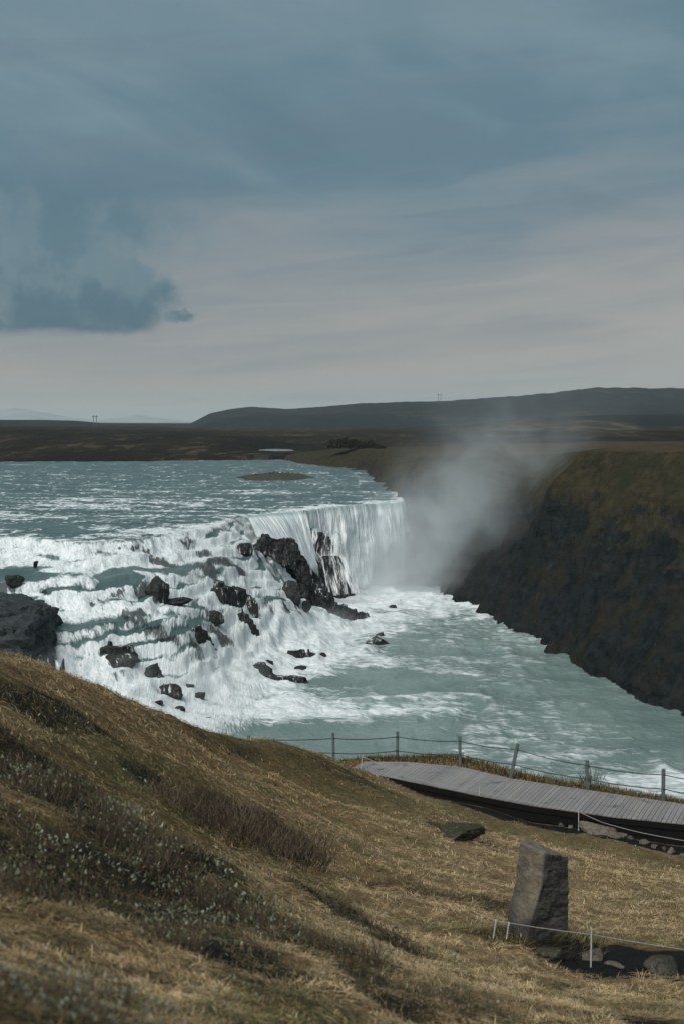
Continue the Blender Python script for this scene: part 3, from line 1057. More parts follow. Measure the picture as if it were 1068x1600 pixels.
hill('hill', [(285, 668), (300, 661), (330, 646), (360, 640), (392, 636), (450, 639), (500, 636), (560, 631), (620, 628), (690, 626), (760, 622), (850, 614), (900, 608), (930, 606), (1000, 607), (1068, 606), (1200, 604), (1500, 612)],
     1500, 2700, 3600, 12, hill_mat, 'long dark blue green hill ridge rising to the right along the horizon', 3)
hill('foothill', [(560, 676), (640, 668), (740, 662), (800, 657), (880, 651), (960, 648), (1068, 647), (1250, 645), (1500, 655)],
     700, 1250, 1600, 13, mat_far('foothill_slope', (0.009, 0.013, 0.013), (0.019, 0.020, 0.016), (0.085, 0.068, 0.046), 0.010, 3.0),
     'lower brown hill with tan grass patches in front of the long ridge', 11)
hill('low_ridge', [(-500, 655), (-200, 657), (0, 656), (60, 656), (120, 657), (160, 661), (230, 663), (300, 664), (380, 669)],
     1500, 2200, 2800, 13, hill_mat, 'low dark ridge on the horizon at the far left', 21, 0.5)
snow, ts = material('snow_and_rock')
pp = ts.pos()
finish(ts, principled(ts, ts.mix(ts.ss(ts.noise(pp, 0.0022, 8, 0.65), 0.42, 0.60), (0.25, 0.27, 0.285), (0.17, 0.19, 0.205)), 0.9))
hill('mountain', [(-300, 652), (-150, 642), (-60, 648), (0, 641), (25, 637), (50, 640), (75, 645), (110, 652), (150, 656), (190, 652), (215, 647), (240, 652), (270, 656), (330, 659), (420, 661)],
     9500, 12500, 14000, 0, snow, 'faint snow covered mountains low on the far left horizon', 33, 1.4, nr=60, dpx=3.0)

# ------------------------------------------------------------------ rocks
def rock_mesh(name, dims, seed, sub=3, facets=15, rough=0.16, freq=1.6, flat_base=-0.55):
    r = np.random.default_rng(seed)
    bm = bmesh.new()
    bmesh.ops.create_icosphere(bm, subdivisions=sub, radius=1)
    co = np.array([v.co[:] for v in bm.verts])
    fc = np.array([[v.index for v in f.verts] for f in bm.faces])
    bm.free()
    for _ in range(facets):
        n = r.normal(size=3)
        n[2] *= 0.7
        n /= np.linalg.norm(n)
        d = r.uniform(0.42, 0.80)
        s = co @ n - d
        co = co - np.outer(np.maximum(s, 0) * 0.93, n)
    o = r.uniform(0, 90, 3)
    n1 = fbm(co[:, 0] * freq + o[0], co[:, 1] * freq + o[1], co[:, 2] * freq + o[2], oct=5, gain=0.55)
    rd = fbm(co[:, 0] * freq * 1.7 + o[1], co[:, 1] * freq * 1.7 + o[2], co[:, 2] * freq * 2.6 + o[0], oct=5, gain=0.6, ridged=True)
    co = co * (1 + rough * n1[:, None] + rough * 0.8 * rd[:, None])
    co = co / np.abs(co).max(0)
    co[:, 2] = np.maximum(co[:, 2], flat_base)
    return mesh(name, co * np.array(dims) * 0.5, fc, smooth=False)


def add_rock(name, at, dims, seed, mat, label=None, cat='rock', group=None, rz=0.0, tilt=(0, 0), sub=3, parent=None, **kw):
    o = obj(name, rock_mesh(name, dims, seed, sub, **kw), mat, parent)
    o.location = at
    o.rotation_euler = (tilt[0], tilt[1], rz)
    if label:
        tag(o, label, cat, group)
    return o


def fall_rock(px, py, wpx, hpx, label, seed, depth=1.0, sink=0.55, name='rock', **kw):
    x, y, z = hit_water(px, py)
    m = y / F
    w, h = wpx * m, hpx * m * 0.85
    y2 = y + 0.35 * w * depth
    full = h * (1 + sink)
    return add_rock(name, (x + (x / y) * (y2 - y), y2, z + full * 0.5 - h * sink), (w * 1.08, w * depth, full * 1.05), seed, WETROCK, label, 'rock', sub=4, rough=0.20, freq=1.9, flat_base=-1, **kw)


ROCKS = [
    (247, 934, 40, 44, 'squared black boulder standing tall in the middle of the white cascade', 0.8),
    (275, 944, 52, 12, 'flat dark slab lying just below the tall squared boulder', 0.6),
    (455, 937, 36, 32, 'pointed dark rock with water sliding past, left of the long rock rib', 0.7),
    (477, 958, 18, 22, 'smooth wet rock shoulder under the pointed dark rock', 0.6),
    (194, 1044, 62, 30, 'broad dark rock split by a thin veil of water, low in the cascade', 0.5),
    (238, 1058, 30, 22, 'jagged dark rock just right of the veil covered rock', 0.7),
    (272, 1092, 36, 24, 'largest black boulder of the cluster near the grassy slope', 0.8),
    (312, 1094, 22, 17, 'round black boulder right of the largest one in the cluster', 0.9),
    (250, 1105, 18, 10, 'small low boulder at the left end of the boulder cluster', 0.9),
    (283, 1113, 20, 10, 'small boulder below the largest one of the cluster', 0.9),
    (296, 1078, 16, 10, 'small boulder above the cluster half washed by foam', 0.9),
    (325, 1130, 16, 9, 'little dark boulder at the lower right of the boulder cluster', 0.9),
    (258, 1078, 16, 9, 'low stone above left of the boulder cluster', 0.9),
    (405, 1050, 26, 18, 'dark rock in the foam above the low ledge', 0.7),
    (420, 1038, 14, 10, 'small round stone on the ledge at the pool edge', 0.9),
    (470, 1047, 20, 7, 'low wet stone in dark pool water under the reef tip', 0.7),
    (587, 1009, 40, 18, 'larger flat rock standing in the pool below the rib', 0.7),
    (595, 997, 16, 10, 'small knob of rock behind the flat pool rock', 0.8),
    (612, 951, 14, 6, 'tiny lone rock in the foam below the main fall', 0.8),
    (20, 918, 36, 20, 'dark half drowned rock at the left edge above the outcrop', 0.6),
    (56, 884, 8, 12, 'little dark stone in the upper left cascade', 0.8),
    (380, 862, 30, 16, 'dark ledge rock left of the top of the long rib', 0.6),
    (335, 975, 30, 24, 'wet brown black rock under the dark water shelf', 0.5),
]
for i, (x, y, w_, h_, lab, dep) in enumerate(ROCKS):
    fall_rock(x, y, w_, h_, lab, 100 + i, dep, rz=float(rng.uniform(-0.3, 0.3)), tilt=(0, float(rng.uniform(-0.12, 0.12))))


def ridge(name, stations, label, mat, seed=0, cat='rock', nu=200, nv=56, amp=0.75):
    """a rock rib swept along stations (x, y, z_top, half_width, z_bottom)"""
    S = np.array(stations, float)
    s = np.concatenate([[0], np.cumsum(np.linalg.norm(np.diff(S[:, :2], axis=0), axis=1))])
    u = np.linspace(0, s[-1], nu)
    C = np.stack([np.interp(u, s, S[:, i]) for i in range(5)], 1)
    T = np.gradient(C[:, :2], axis=0)
    T /= np.linalg.norm(T, axis=1)[:, None]
    N = np.stack([-T[:, 1], T[:, 0]], 1)
    a = np.linspace(-1, 1, nv)
    prof = (1 - np.abs(a) ** 2.6)
    X = C[:, 0, None] + N[:, 0, None] * a * C[:, 3, None]
    Y = C[:, 1, None] + N[:, 1, None] * a * C[:, 3, None]
    Z = C[:, 4, None] + (C[:, 2] - C[:, 4])[:, None] * prof
    taper = np.minimum(1, np.minimum(u, u[-1] - u) / 1.0)[:, None]
    Z = C[:, 4, None] + (Z - C[:, 4, None]) * (0.25 + 0.75 * taper)
    n = fbm(X * 0.9 + seed, Y * 0.9, Z * 0.9, oct=6, gain=0.66)
    r = fbm(X * 0.45 + seed, Y * 0.45, Z * 0.6, oct=4, ridged=True)
    X = X + N[:, 0, None] * amp * n * 1.2
    Y = Y + N[:, 1, None] * amp * n * 1.2
    step = np.round(Z / 0.55 + n * 0.6) * 0.55
    Z = 0.45 * Z + 0.55 * step + amp * (0.5 * n + 0.45 * r)
    me = mesh(name, np.stack([X, Y, Z], -1).reshape(-1, 3), grid_faces(nu, nv), smooth=False)
    return tag(obj(name, me, mat), label, cat)


def st(px, py, D, hw, zb):
    p = P(px, py, D)
    return (p[0], p[1], p[2], hw, zb)


ridge('rock_rib', [st(396, 838, 152, 0.6, 8.6), st(412, 836, 152, 1.0, 7.6), st(435, 846, 152.5, 1.3, 7.0), st(462, 848, 153, 1.5, 5.0), st(472, 868, 153, 1.5, 3.0), st(480, 893, 153.5, 1.4, 1.5), st(496, 915, 154, 1.5, -0.3),
               st(512, 926, 155, 1.6, -0.6), st(524, 944, 156, 1.5, -0.8), st(548, 955, 157, 1.4, -0.8), st(575, 964, 158, 0.9, -0.8), st(588, 972, 158.5, 0.5, -0.8)],
      'long black rock rib running down between the cascades and the main fall', WETROCK, 5)
def ledge(pp, h, hw, label, seed, **kw):
    out = []
    for px, py in pp:
        x, y, z = hit_water(px, py)
        out.append((x, y + hw * 0.5, z + h, hw, z - 1.2))
    ridge('rock_ledge', out, label, WETROCK, seed, nu=90, nv=26, **kw)


ledge([(328, 930), (345, 928), (362, 934), (375, 932), (388, 944), (396, 960)], 0.8, 0.75, 'dark ledge curving through the cascade right of the flat slab', 61, amp=0.5)
ledge([(366, 952), (378, 965), (390, 978), (408, 990)], 0.55, 0.5, 'slanting broken ledge of black rock in the lower white chute', 62, amp=0.4)
ledge([(392, 1036), (404, 1046), (420, 1058), (440, 1066), (462, 1068), (490, 1072)], 0.45, 0.8, 'low dark ledge where the cascade meets the calm pool', 63, amp=0.4)
ledge([(440, 1018), (458, 1026), (480, 1026), (505, 1027), (520, 1028)], 0.40, 0.55, 'flat black reef reaching from the foam into the pool', 64, amp=0.35)
ledge([(232, 1052), (250, 1060), (262, 1070)], 0.35, 0.5, 'short jagged ledge between the veiled rock and the boulder cluster', 65, amp=0.35)
ledge([(150, 1012), (175, 1018), (205, 1020), (225, 1030)], 0.5, 0.6, 'thin black ledge above the veil covered rock, half under water', 66, amp=0.4)
ledge([(300, 985), (318, 990), (332, 1000)], 0.35, 0.5, 'small black ledge under the right dark water shelf', 67, amp=0.35)
ridge('rock_reef', [st(560, 920, 186, 0.8, -0.8), st(566, 914, 186, 0.9, -0.8), st(578, 918, 187, 0.9, -0.8), st(600, 925, 187, 0.6, -0.8)],
      'small black reef at the foot of the main fall, right of the veiled buttress', WETROCK, 15, nu=40, nv=16, amp=0.3)
# veiled buttress in front of the main fall
bt = ridge('rock_buttress', [st(452, 806, 176, 1.0, 6.0), st(478, 822, 176.5, 2.0, 2.0), st(500, 832, 177, 2.6, -0.5), st(520, 846, 177.5, 2.4, -0.8), st(535, 885, 178, 1.9, -0.8), st(552, 915, 179, 1.0, -0.8)],
           'dark rock buttress under veils of water in front of the main fall', WETROCK, 25, amp=0.4)


def PP(l):
    return [P(*q) for q in l]


tag(curtain('waterfall_veil', PP([(475, 830, 174.6), (490, 826, 174.2), (505, 826, 174), (525, 832, 174), (540, 845, 174.4)]),
            PP([(470, 880, 174.2), (488, 876, 173.6), (505, 868, 173.3), (525, 868, 173.2), (546, 878, 173.6)]), nu=90, nv=30, mat=VEIL, seed=4, amp=0.12),
    'upper thin veil of water over the dark buttress', 'waterfall')
tag(curtain('waterfall_veil', PP([(474, 868, 173.3), (490, 864, 172.8), (508, 862, 172.5), (525, 864, 172.4), (541, 870, 172.7)]),
            PP([(492, 930, 171.4), (510, 932, 170.6), (530, 930, 170.2), (550, 928, 170.2), (568, 926, 170.6)]), nu=120, nv=60, mat=VEIL, seed=14, amp=0.15),
    'lower veil of water fanning down the dark buttress to the gorge floor', 'waterfall')


# rock block at the left edge
def outcrop():
    root = empty('rock_outcrop', (*P(10, 1060, 101)[:2], 0))
    tag(root, 'big dark blocky rock outcrop at the left edge behind the slope', 'rock')
    m = OUTCROP
    bx = root.location.x

    def blk(name, px0, px1, py0, D, dep, zb, seed):
        x0, x1 = P(px0, py0, D)[0], P(px1, py0, D)[0]
        zt = P(px0, py0, D)[2]
        nu, nv = 60, 60
        bm = bmesh.new()
        bmesh.ops.create_cube(bm, size=1)
        bmesh.ops.subdivide_edges(bm, edges=bm.edges[:], cuts=34, use_grid_fill=True)
        co = np.array([v.co[:] for v in bm.verts])
        fc = np.array([[v.index for v in f.verts] for f in bm.faces])
        bm.free()
        # round the block a little, batter its sides
        b = 1 - 0.16 * (co[:, 2] + 0.5) ** 1.5
        co[:, 0] = (co[:, 0] - 0.5) * 1.0 + 0.5
        top_in = (co[:, 2] + 0.5)
        co[:, 0] = np.where(co[:, 0] > 0, co[:, 0] * (1 - 0.14 * top_in), co[:, 0])
        co[:, 1] *= b
        r4 = (np.abs(co) * 2) ** 4.5
        k = (r4.sum(1)) ** (1 / 4.5)
        co = co / np.maximum(k, 1)[:, None]
        w = co * np.array([x1 - x0, dep, zt - zb]) + np.array([(x0 + x1) / 2, D + dep / 2, (zt + zb) / 2])
        n = fbm(w[:, 0] * 0.5 + seed, w[:, 1] * 0.5, w[:, 2] * 0.5, oct=5, gain=0.55)
        rdg = fbm(w[:, 0] * 0.33 + seed, w[:, 1] * 0.33, w[:, 2] * 0.22, oct=6, gain=0.6, ridged=True)
        lay = np.round((w[:, 2] + 0.8 * n) / 0.9) * 0.9 - w[:, 2]
        lay = 0.28 * np.sign(lay) * np.abs(lay) ** 0.5 * (np.abs(co[:, 2]) < 0.46) + 0.6 * rdg
        dr = co / np.maximum(np.linalg.norm(co, axis=1)[:, None], 1e-6)
        w = w + dr * (0.42 * n + lay)[:, None]
        w = w - np.array(root.location)
        return obj(name, mesh(name, w, fc, smooth=False), m, root)
    blk('block', -420, 62, 962, 101, 14, -1.5, 3)
    blk('ledge', -160, 26, 950, 106, 9, 3, 9)
    return root


outcrop()
for i, (px, w_) in enumerate([(66, 22), (82, 16), (96, 11)]):
    p = P(px, 1040 + 3 * i, 97.5 - i * 0.3)
    add_rock('basalt_column', (p[0], p[1], p[2] - 0.9), (w_ * 0.05, 1.0, 3.4), 300 + i, OUTCROP,
             ['stubby basalt column against the outcrop, leftmost of three by the slope', 'middle basalt column of three by the slope, water trickling round it', 'rightmost slim basalt column by the slope, beside the foam'][i],
             'rock', 'basalt columns below the outcrop', sub=3, facets=12, rough=0.1)
tr = PP([(50, 1034, 96.9), (66, 1027, 96.8), (84, 1028, 96.6), (103, 1036, 96.4)])
tag(curtain('waterfall_trickle', tr, [(a, b - 0.25, c_ - 2.0) for a, b, c_ in tr], nu=50, nv=20, mat=VEIL, seed=51, amp=0.06), 'thin trickles of water over the basalt columns by the slope', 'waterfall')

# gravel island in the upper river
ip = W(427, 747, 11)
A_, R_ = np.meshgrid(np.linspace(0, 2 * math.pi, 160), np.linspace(0, 1, 50))
rad = 1 + 0.38 * fbm(np.cos(A_) * 1.7 + 4, np.sin(A_) * 1.7, oct=5, gain=0.6)
IX, IY = np.cos(A_) * R_ * 7.6 * rad, np.sin(A_) * R_ * 17 * rad
IZ = 1.0 * (1 - R_ ** 2) ** 0.8 - 0.25 + 0.75 * fbm(IX * 1.1, IY * 0.7, oct=5, gain=0.62) * (1.05 - R_)
isl = obj('gravel_island', mesh('gravel_island', np.stack([IX, IY, IZ], -1).reshape(-1, 3), grid_faces(*IX.shape)),
          mat_rock('island_gravel', (0.020, 0.022, 0.017), (0.055, 0.055, 0.038), 0.7, 0.2))
isl.location = (ip[0], ip[1] + 3, 11.0)
tag(isl, 'low dark gravel island in the teal river above the falls', 'island', kind='structure')

# ------------------------------------------------------------------ hillside in the foreground
HPTS = [(0, 1020, 22), (60, 1040, 23), (130, 1070, 25), (190, 1093, 27), (250, 1115, 29), (315, 1141, 32), (380, 1162, 36), (440, 1180, 41), (500, 1196, 46.5), (-200, 950, 19.5), (-110, 985, 20.5),
        (835, 1475, 16), (760, 1465, 16.4), (0, 1600, 3.6), (250, 1600, 5.2), (534, 1600, 7), (800, 1600, 8.6), (1068, 1600, 10), (1300, 1620, 11), (0, 1450, 5.6), (0, 1300, 9), (0, 1150, 14),
        (150, 1150, 18), (150, 1400, 8.2), (300, 1450, 8.8), (250, 1250, 16), (430, 1330, 19), (300, 1330, 14), (534, 1450, 12), (640, 1330, 25), (500, 1250, 27), (640, 1255, 38), (560, 1215, 43), (850, 1350, 29),
        (1068, 1400, 24), (1000, 1480, 17), (920, 1515, 15), (700, 1530, 11.6), (900, 1560, 11.2), (740, 1300, 33), (1200, 1480, 17), (1200, 1360, 38.6), (400, 1210, 31), (300, 1180, 27), (960, 1310, 42.0), (850, 1287, 43.4), (1068, 1337, 40.6), (745, 1257, 44.9)]


def hill_ctrl():
    pts = [P(*h) for h in HPTS]
    # level strip below and behind the boardwalk
    for x, y, z in [(-0.5, 50, 9.75), (2, 50.5, 9.85), (4.2, 50.6, 9.9), (6.5, 48.5, 9.85), (9, 46.8, 9.8), (11.5, 45.2, 9.75), (14, 43.6, 9.7), (3.0, 46.5, 9.7), (6, 44, 9.6), (9, 42.3, 9.5), (12, 40.6, 9.4), (16, 38.5, 9.3), (19, 41, 9.4)]:
        pts.append((x, y, z))
    # falls away beyond the break of slope
    for px, py, D in [(0, 1020, 22), (130, 1070, 25), (250, 1115, 29), (380, 1162, 36), (440, 1180, 41), (490, 1194, 45.5)]:
        for dd, dz in ((3.5, 0.55), (8, 2.2)):
            q = P(px, py, D + dd)
            pts.append((q[0], q[1], q[2] - dz))
    for x, y, z in [(-9, 29, 15.6), (-3, 60, 2), (-10, 45, 5), (-16, 35, 12), (-22, 45, 5), (4, 57, 3.5), (10, 53.5, 3.5), (16, 49.5, 3.5), (22, 46, 3.5), (6, 66, -2), (16, 60, -2), (-8, 66, -2), (-20, 60, -1), (26, 52, -1),
                    (-5, 5, 21.2), (-9, 12, 20.9), (-12, 22, 19.2), (-3, -3, 21.2), (0, 0, 20.4), (3, 1, 19.5), (8, 4, 18.6), (14, 12, 16.6), (20, 25, 12.6), (24, 36, 9.6)]:
        pts.append((x, y, z))
    return np.array(pts, float)


HC = hill_ctrl()


def tps_fit(p, lam=0.02):
    n = len(p)
    d = np.linalg.norm(p[:, None, :2] - p[None, :, :2], axis=2)
    K = np.where(d > 0, d * d * np.log(np.maximum(d, 1e-9)), 0) + lam * np.eye(n)
    Q = np.concatenate([np.ones((n, 1)), p[:, :2]], 1)
    M = np.block([[K, Q], [Q.T, np.zeros((3, 3))]])
    return np.linalg.solve(M, np.concatenate([p[:, 2], np.zeros(3)]))


HW = tps_fit(HC)


def hill_base(X, Y):
    x, y = np.ravel(X), np.ravel(Y)
    out = np.empty(x.size)
    for s in range(0, x.size, 40000):
        xx, yy = x[s:s + 40000], y[s:s + 40000]
        d = np.hypot(xx[:, None] - HC[None, :, 0], yy[:, None] - HC[None, :, 1])
        K = d * d * np.log(np.maximum(d, 1e-9))
        out[s:s + 40000] = K @ HW[:-3] + HW[-3] + HW[-2] * xx + HW[-1] * yy
    return out.reshape(np.shape(X))


# boardwalk line (plan), z of the deck
DECK = 10.15
BACK = [W(570, 1189.5, DECK), W(640, 1190.5, DECK), W(718, 1197.5, DECK), W(800, 1216.5, DECK), W(917, 1234, DECK), W(1068, 1256, DECK), W(1250, 1284, DECK)]
FRONT = [W(543, 1203, DECK), W(610, 1214, DECK), W(745, 1242, DECK), W(830, 1258, DECK), W(960, 1276, DECK), W(1068, 1287, DECK), W(1250, 1310, DECK)]


def flat_mask(X, Y):
    """1 on the levelled strip of the boardwalk"""
    u = np.array([0.9, -0.436])
    d = (X - 6.5) * 0.436 + (Y - 46.5) * 0.9
    return (1 - sstep(np.abs(d), 2.2, 4.5)) * sstep(X, -2.0, 1.0)


def hill_z(X, Y):
    X, Y = np.asarray(X, float), np.asarray(Y, float)
    z = hill_base(X, Y)
    f = 1 - 0.9 * flat_mask(X, Y)
    amp = sstep(np.hypot(X, Y), 1, 6)
    b = 0.16 * fbm(X * 0.55, Y * 0.55, oct=3) + 0.11 * np.maximum(0, fbm(X * 1.5 + 5, Y * 1.5, oct=3)) + 0.035 * fbm(X * 4, Y * 4, oct=3)
    z = z + b * f * amp
    by = np.interp(X, [p[0] for p in BACK], [p[1] for p in BACK])
    fy = np.interp(X, [p[0] for p in FRONT], [p[1] for p in FRONT])
    dist = np.maximum(np.maximum(fy - 0.35 - Y, Y - by - 0.15), 0) + np.maximum(FRONT[0][0] - X, 0)
    return np.minimum(z, 9.78 + 0.55 * dist)


GXS = np.concatenate([np.arange(-26, -9, 0.5), np.arange(-9, 14, 0.11), np.arange(14, 30, 0.5)])
GYS = np.concatenate([np.arange(-4, 2.5, 0.4), np.exp(np.arange(math.log(2.5), math.log(56), 0.0058)), np.arange(56.3, 70, 0.7)])
GX, GY = np.meshgrid(GXS, GYS)
GZ = hill_z(GX, GY)


def gz(x, y):
    """bilinear look-up on the hillside grid (what the mesh really is)"""
    x, y = np.asarray(x, float), np.asarray(y, float)
    i = np.clip(np.searchsorted(GXS, x) - 1, 0, len(GXS) - 2)
    j = np.clip(np.searchsorted(GYS, y) - 1, 0, len(GYS) - 2)
    fx = np.clip((x - GXS[i]) / (GXS[i + 1] - GXS[i]), 0, 1)
    fy = np.clip((y - GYS[j]) / (GYS[j + 1] - GYS[j]), 0, 1)
    return (GZ[j, i] * (1 - fx) + GZ[j, i + 1] * fx) * (1 - fy) + (GZ[j + 1, i] * (1 - fx) + GZ[j + 1, i + 1] * fx) * fy


def hit_hill(px, py, d0=2.5, d1=54):
    r = ray(px, py)
    Dd = np.arange(d0, d1, 0.03)
    zz = gz(r[0] * Dd, Dd)
    zr = CZ + r[2] * Dd
    b = zr < zz
    k = np.argmax(b) if b.any() else len(Dd) - 1
    return float(r[0] * Dd[k]), float(Dd[k]), float(zz[k])


def capsule(X, Y, a, b, ra, rb):
    ax, ay = a[0], a[1]
    dx, dy = b[0] - ax, b[1] - ay
    t = np.clip(((X - ax) * dx + (Y - ay) * dy) / (dx * dx + dy * dy), 0, 1)
    d = np.hypot(X - ax - t * dx, Y - ay - t * dy)
    return d / (ra + (rb - ra) * t)


H_ = hit_hill
HEATH = [(H_(0, 1190), H_(150, 1280), 1.6, 1.1), (H_(150, 1280), H_(390, 1450), 1.0, 0.9), (H_(230, 1400), H_(340, 1500), 0.55, 0.55), (H_(250, 1240), H_(440, 1310), 0.7, 0.8), (H_(0, 1560), H_(170, 1600), 0.55, 0.4),
         (H_(60, 1400), H_(140, 1330), 0.35, 0.5), (H_(500, 1400), H_(640, 1490), 0.35, 0.35), (H_(560, 1520), H_(610, 1590), 0.30, 0.25), (H_(30, 1090), H_(130, 1130), 0.8, 0.6), (H_(960, 1590), H_(1010, 1600), 0.4, 0.3)]
GREEN = [((-2.5, 47.5), (2.5, 51.5), 3.0, 2.5), (H_(500, 1205), H_(760, 1275), 2.6, 2.6), (H_(760, 1275), H_(1060, 1350), 2.0, 2.0), (H_(180, 1215), H_(330, 1245), 1.2, 0.9), (H_(700, 1450), H_(880, 1480), 0.7, 0.6), (H_(880, 1460), H_(1068, 1480), 0.9, 0.9), (H_(380, 1180), H_(500, 1205), 1.6, 1.6)]
PATHW = [H_(893, 1497), H_(960, 1503), H_(1068, 1512), H_(1200, 1515)]


def masks(X, Y):
    w1 = fbm(X * 0.9 + 3, Y * 0.9, oct=4)
    w2 = fbm(X * 0.35 + 31, Y * 0.35 + 8, oct=4)
    he = np.zeros_like(X)
    for a, b, ra, rb in HEATH:
        he = np.maximum(he, 1 - sstep(capsule(X, Y, a, b, ra, rb) + 0.45 * w1, 0.65, 1.15))
    he = np.maximum(he, 0.7 * sstep(w2 + 0.4 * w1, 0.38, 0.62) * (1 - sstep(X - 0.10 * Y, 0.3, 1.5)))
    gr = np.zeros_like(X)
    for a, b, ra, rb in GREEN:
        gr = np.maximum(gr, 1 - sstep(capsule(X, Y, a, b, ra, rb) + 0.5 * w1, 0.5, 1.3))
    gr = np.maximum(gr * (0.45 + 0.55 * sstep(w1, -0.35, 0.25)), 0.8 * sstep(w1 - 0.3 * w2, 0.30, 0.55))
    pa = np.zeros_like(X)
    for a, b in zip(PATHW[:-1], PATHW[1:]):
        pa = np.maximum(pa, 1 - sstep(capsule(X, Y, a, b, 0.55, 0.75) + 0.25 * w1, 0.8, 1.0))
    d = (X - 6.5) * 0.436 + (Y - 46.5) * 0.9          # across the boardwalk
    return he, gr, pa, w1, w2, d


def tint(X, Y, he, gr, w1, w2):
    straw = np.array([0.430, 0.306, 0.162])
    russet = np.array([0.262, 0.176, 0.082])
    green = np.array([0.095, 0.100, 0.040])
    dark = np.array([0.040, 0.036, 0.027])
    left = 1 - sstep(X - 0.05 * Y, -2.6, 0.8)
    k = np.clip(0.75 * left + 0.35 * w2, 0, 1)[..., None]
    c = straw * (1 - k) + russet * k
    c = c * (1 - 0.58 * gr[..., None]) + green * 0.58 * gr[..., None]
    c = c * (1 - he[..., None]) + dark * he[..., None]
    return c * (1 + 0.25 * w1[..., None])


def build_hillside():
    he, gr, pa, w1, w2, d = masks(GX, GY)
    c = tint(GX, GY, he, gr, w1, w2) * 0.50
    c = c * (1 - pa[..., None]) + np.array([0.012, 0.013, 0.013]) * pa[..., None]
    me = mesh('hillside', np.stack([GX, GY, GZ], -1).reshape(-1, 3), grid_faces(*GX.shape))
    cattr(me, 'tint', c.reshape(-1, 3))
    tag(obj('hillside', me, mat_hillside()), 'brown grassy hillside sloping down to the right in the foreground', 'hillside', kind='structure')


build_hillside()

def in_boardwalk(X, Y, m=0.15):
    bx = np.interp(X, [p[0] for p in BACK], [p[1] for p in BACK])
    fx = np.interp(X, [p[0] for p in FRONT], [p[1] for p in FRONT])
    return (Y < bx + m) & (Y > fx - 0.75 - m) & (X > FRONT[0][0] - m)


def ribbons(base, dirs, up, length, width, lift, droop, col, name, mat, nseg=2, kind='stuff', label=None, cat=None, tipc=1.15):
    """many blades as one mesh: base (n,3), dirs (n,2) unit plan directions"""
    n = len(base)
    d3 = np.stack([dirs[:, 0] * np.cos(lift), dirs[:, 1] * np.cos(lift), np.sin(lift)], 1)
    side = np.stack([-dirs[:, 1], dirs[:, 0], np.zeros(n)], 1)
    rows, cols = [], []
    for s in range(nseg):
        t = s / nseg
        ctr = base + d3 * (length * t)[:, None]
        ctr[:, 2] -= droop * length * t * t
        w = (width * (1 - 0.55 * t) * 0.5)[:, None]
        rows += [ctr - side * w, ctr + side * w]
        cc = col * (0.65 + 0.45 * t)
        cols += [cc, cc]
    tip = base + d3 * length[:, None]
    tip[:, 2] -= droop * length
    rows.append(tip)
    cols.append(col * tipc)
    k = 2 * nseg + 1
    V = np.stack(rows, 1).reshape(-1, 3)
    Cc = np.stack(cols, 1).reshape(-1, 3)
    off = (np.arange(n) * k)[:, None]
    q = [off + np.array([[2 * s, 2 * s + 1, 2 * s + 3, 2 * s + 2]]) for s in range(nseg - 1)]
    tr_ = off + np.array([[2 * nseg - 2, 2 * nseg - 1, 2 * nseg]])
    fl = ([np.concatenate(q)] if q else []) + [tr_]
    me = mesh(name, V, fl, smooth=False)
    cattr(me, 'tint', np.clip(Cc, 0.004, 0.9))
    o = obj(name, me, mat)
    tag(o, label, cat, kind=kind)
    return o


BLADE = mat_vcol('dry_grass_blade', 0.8, 0.25)
TWIG = mat_vcol('twig_bark', 0.85)
LEAFM = mat_vcol('pale_leaf', 0.7, 0.25)


def sample_hill(n, d0=2.4, d1=52, px0=-140, px1=1200, power=1.0):
    D = np.exp(rng.uniform(math.log(d0), math.log(d1), n) ** power)
    px = rng.uniform(px0, px1, n)
    return (px - 534) / F * D, D


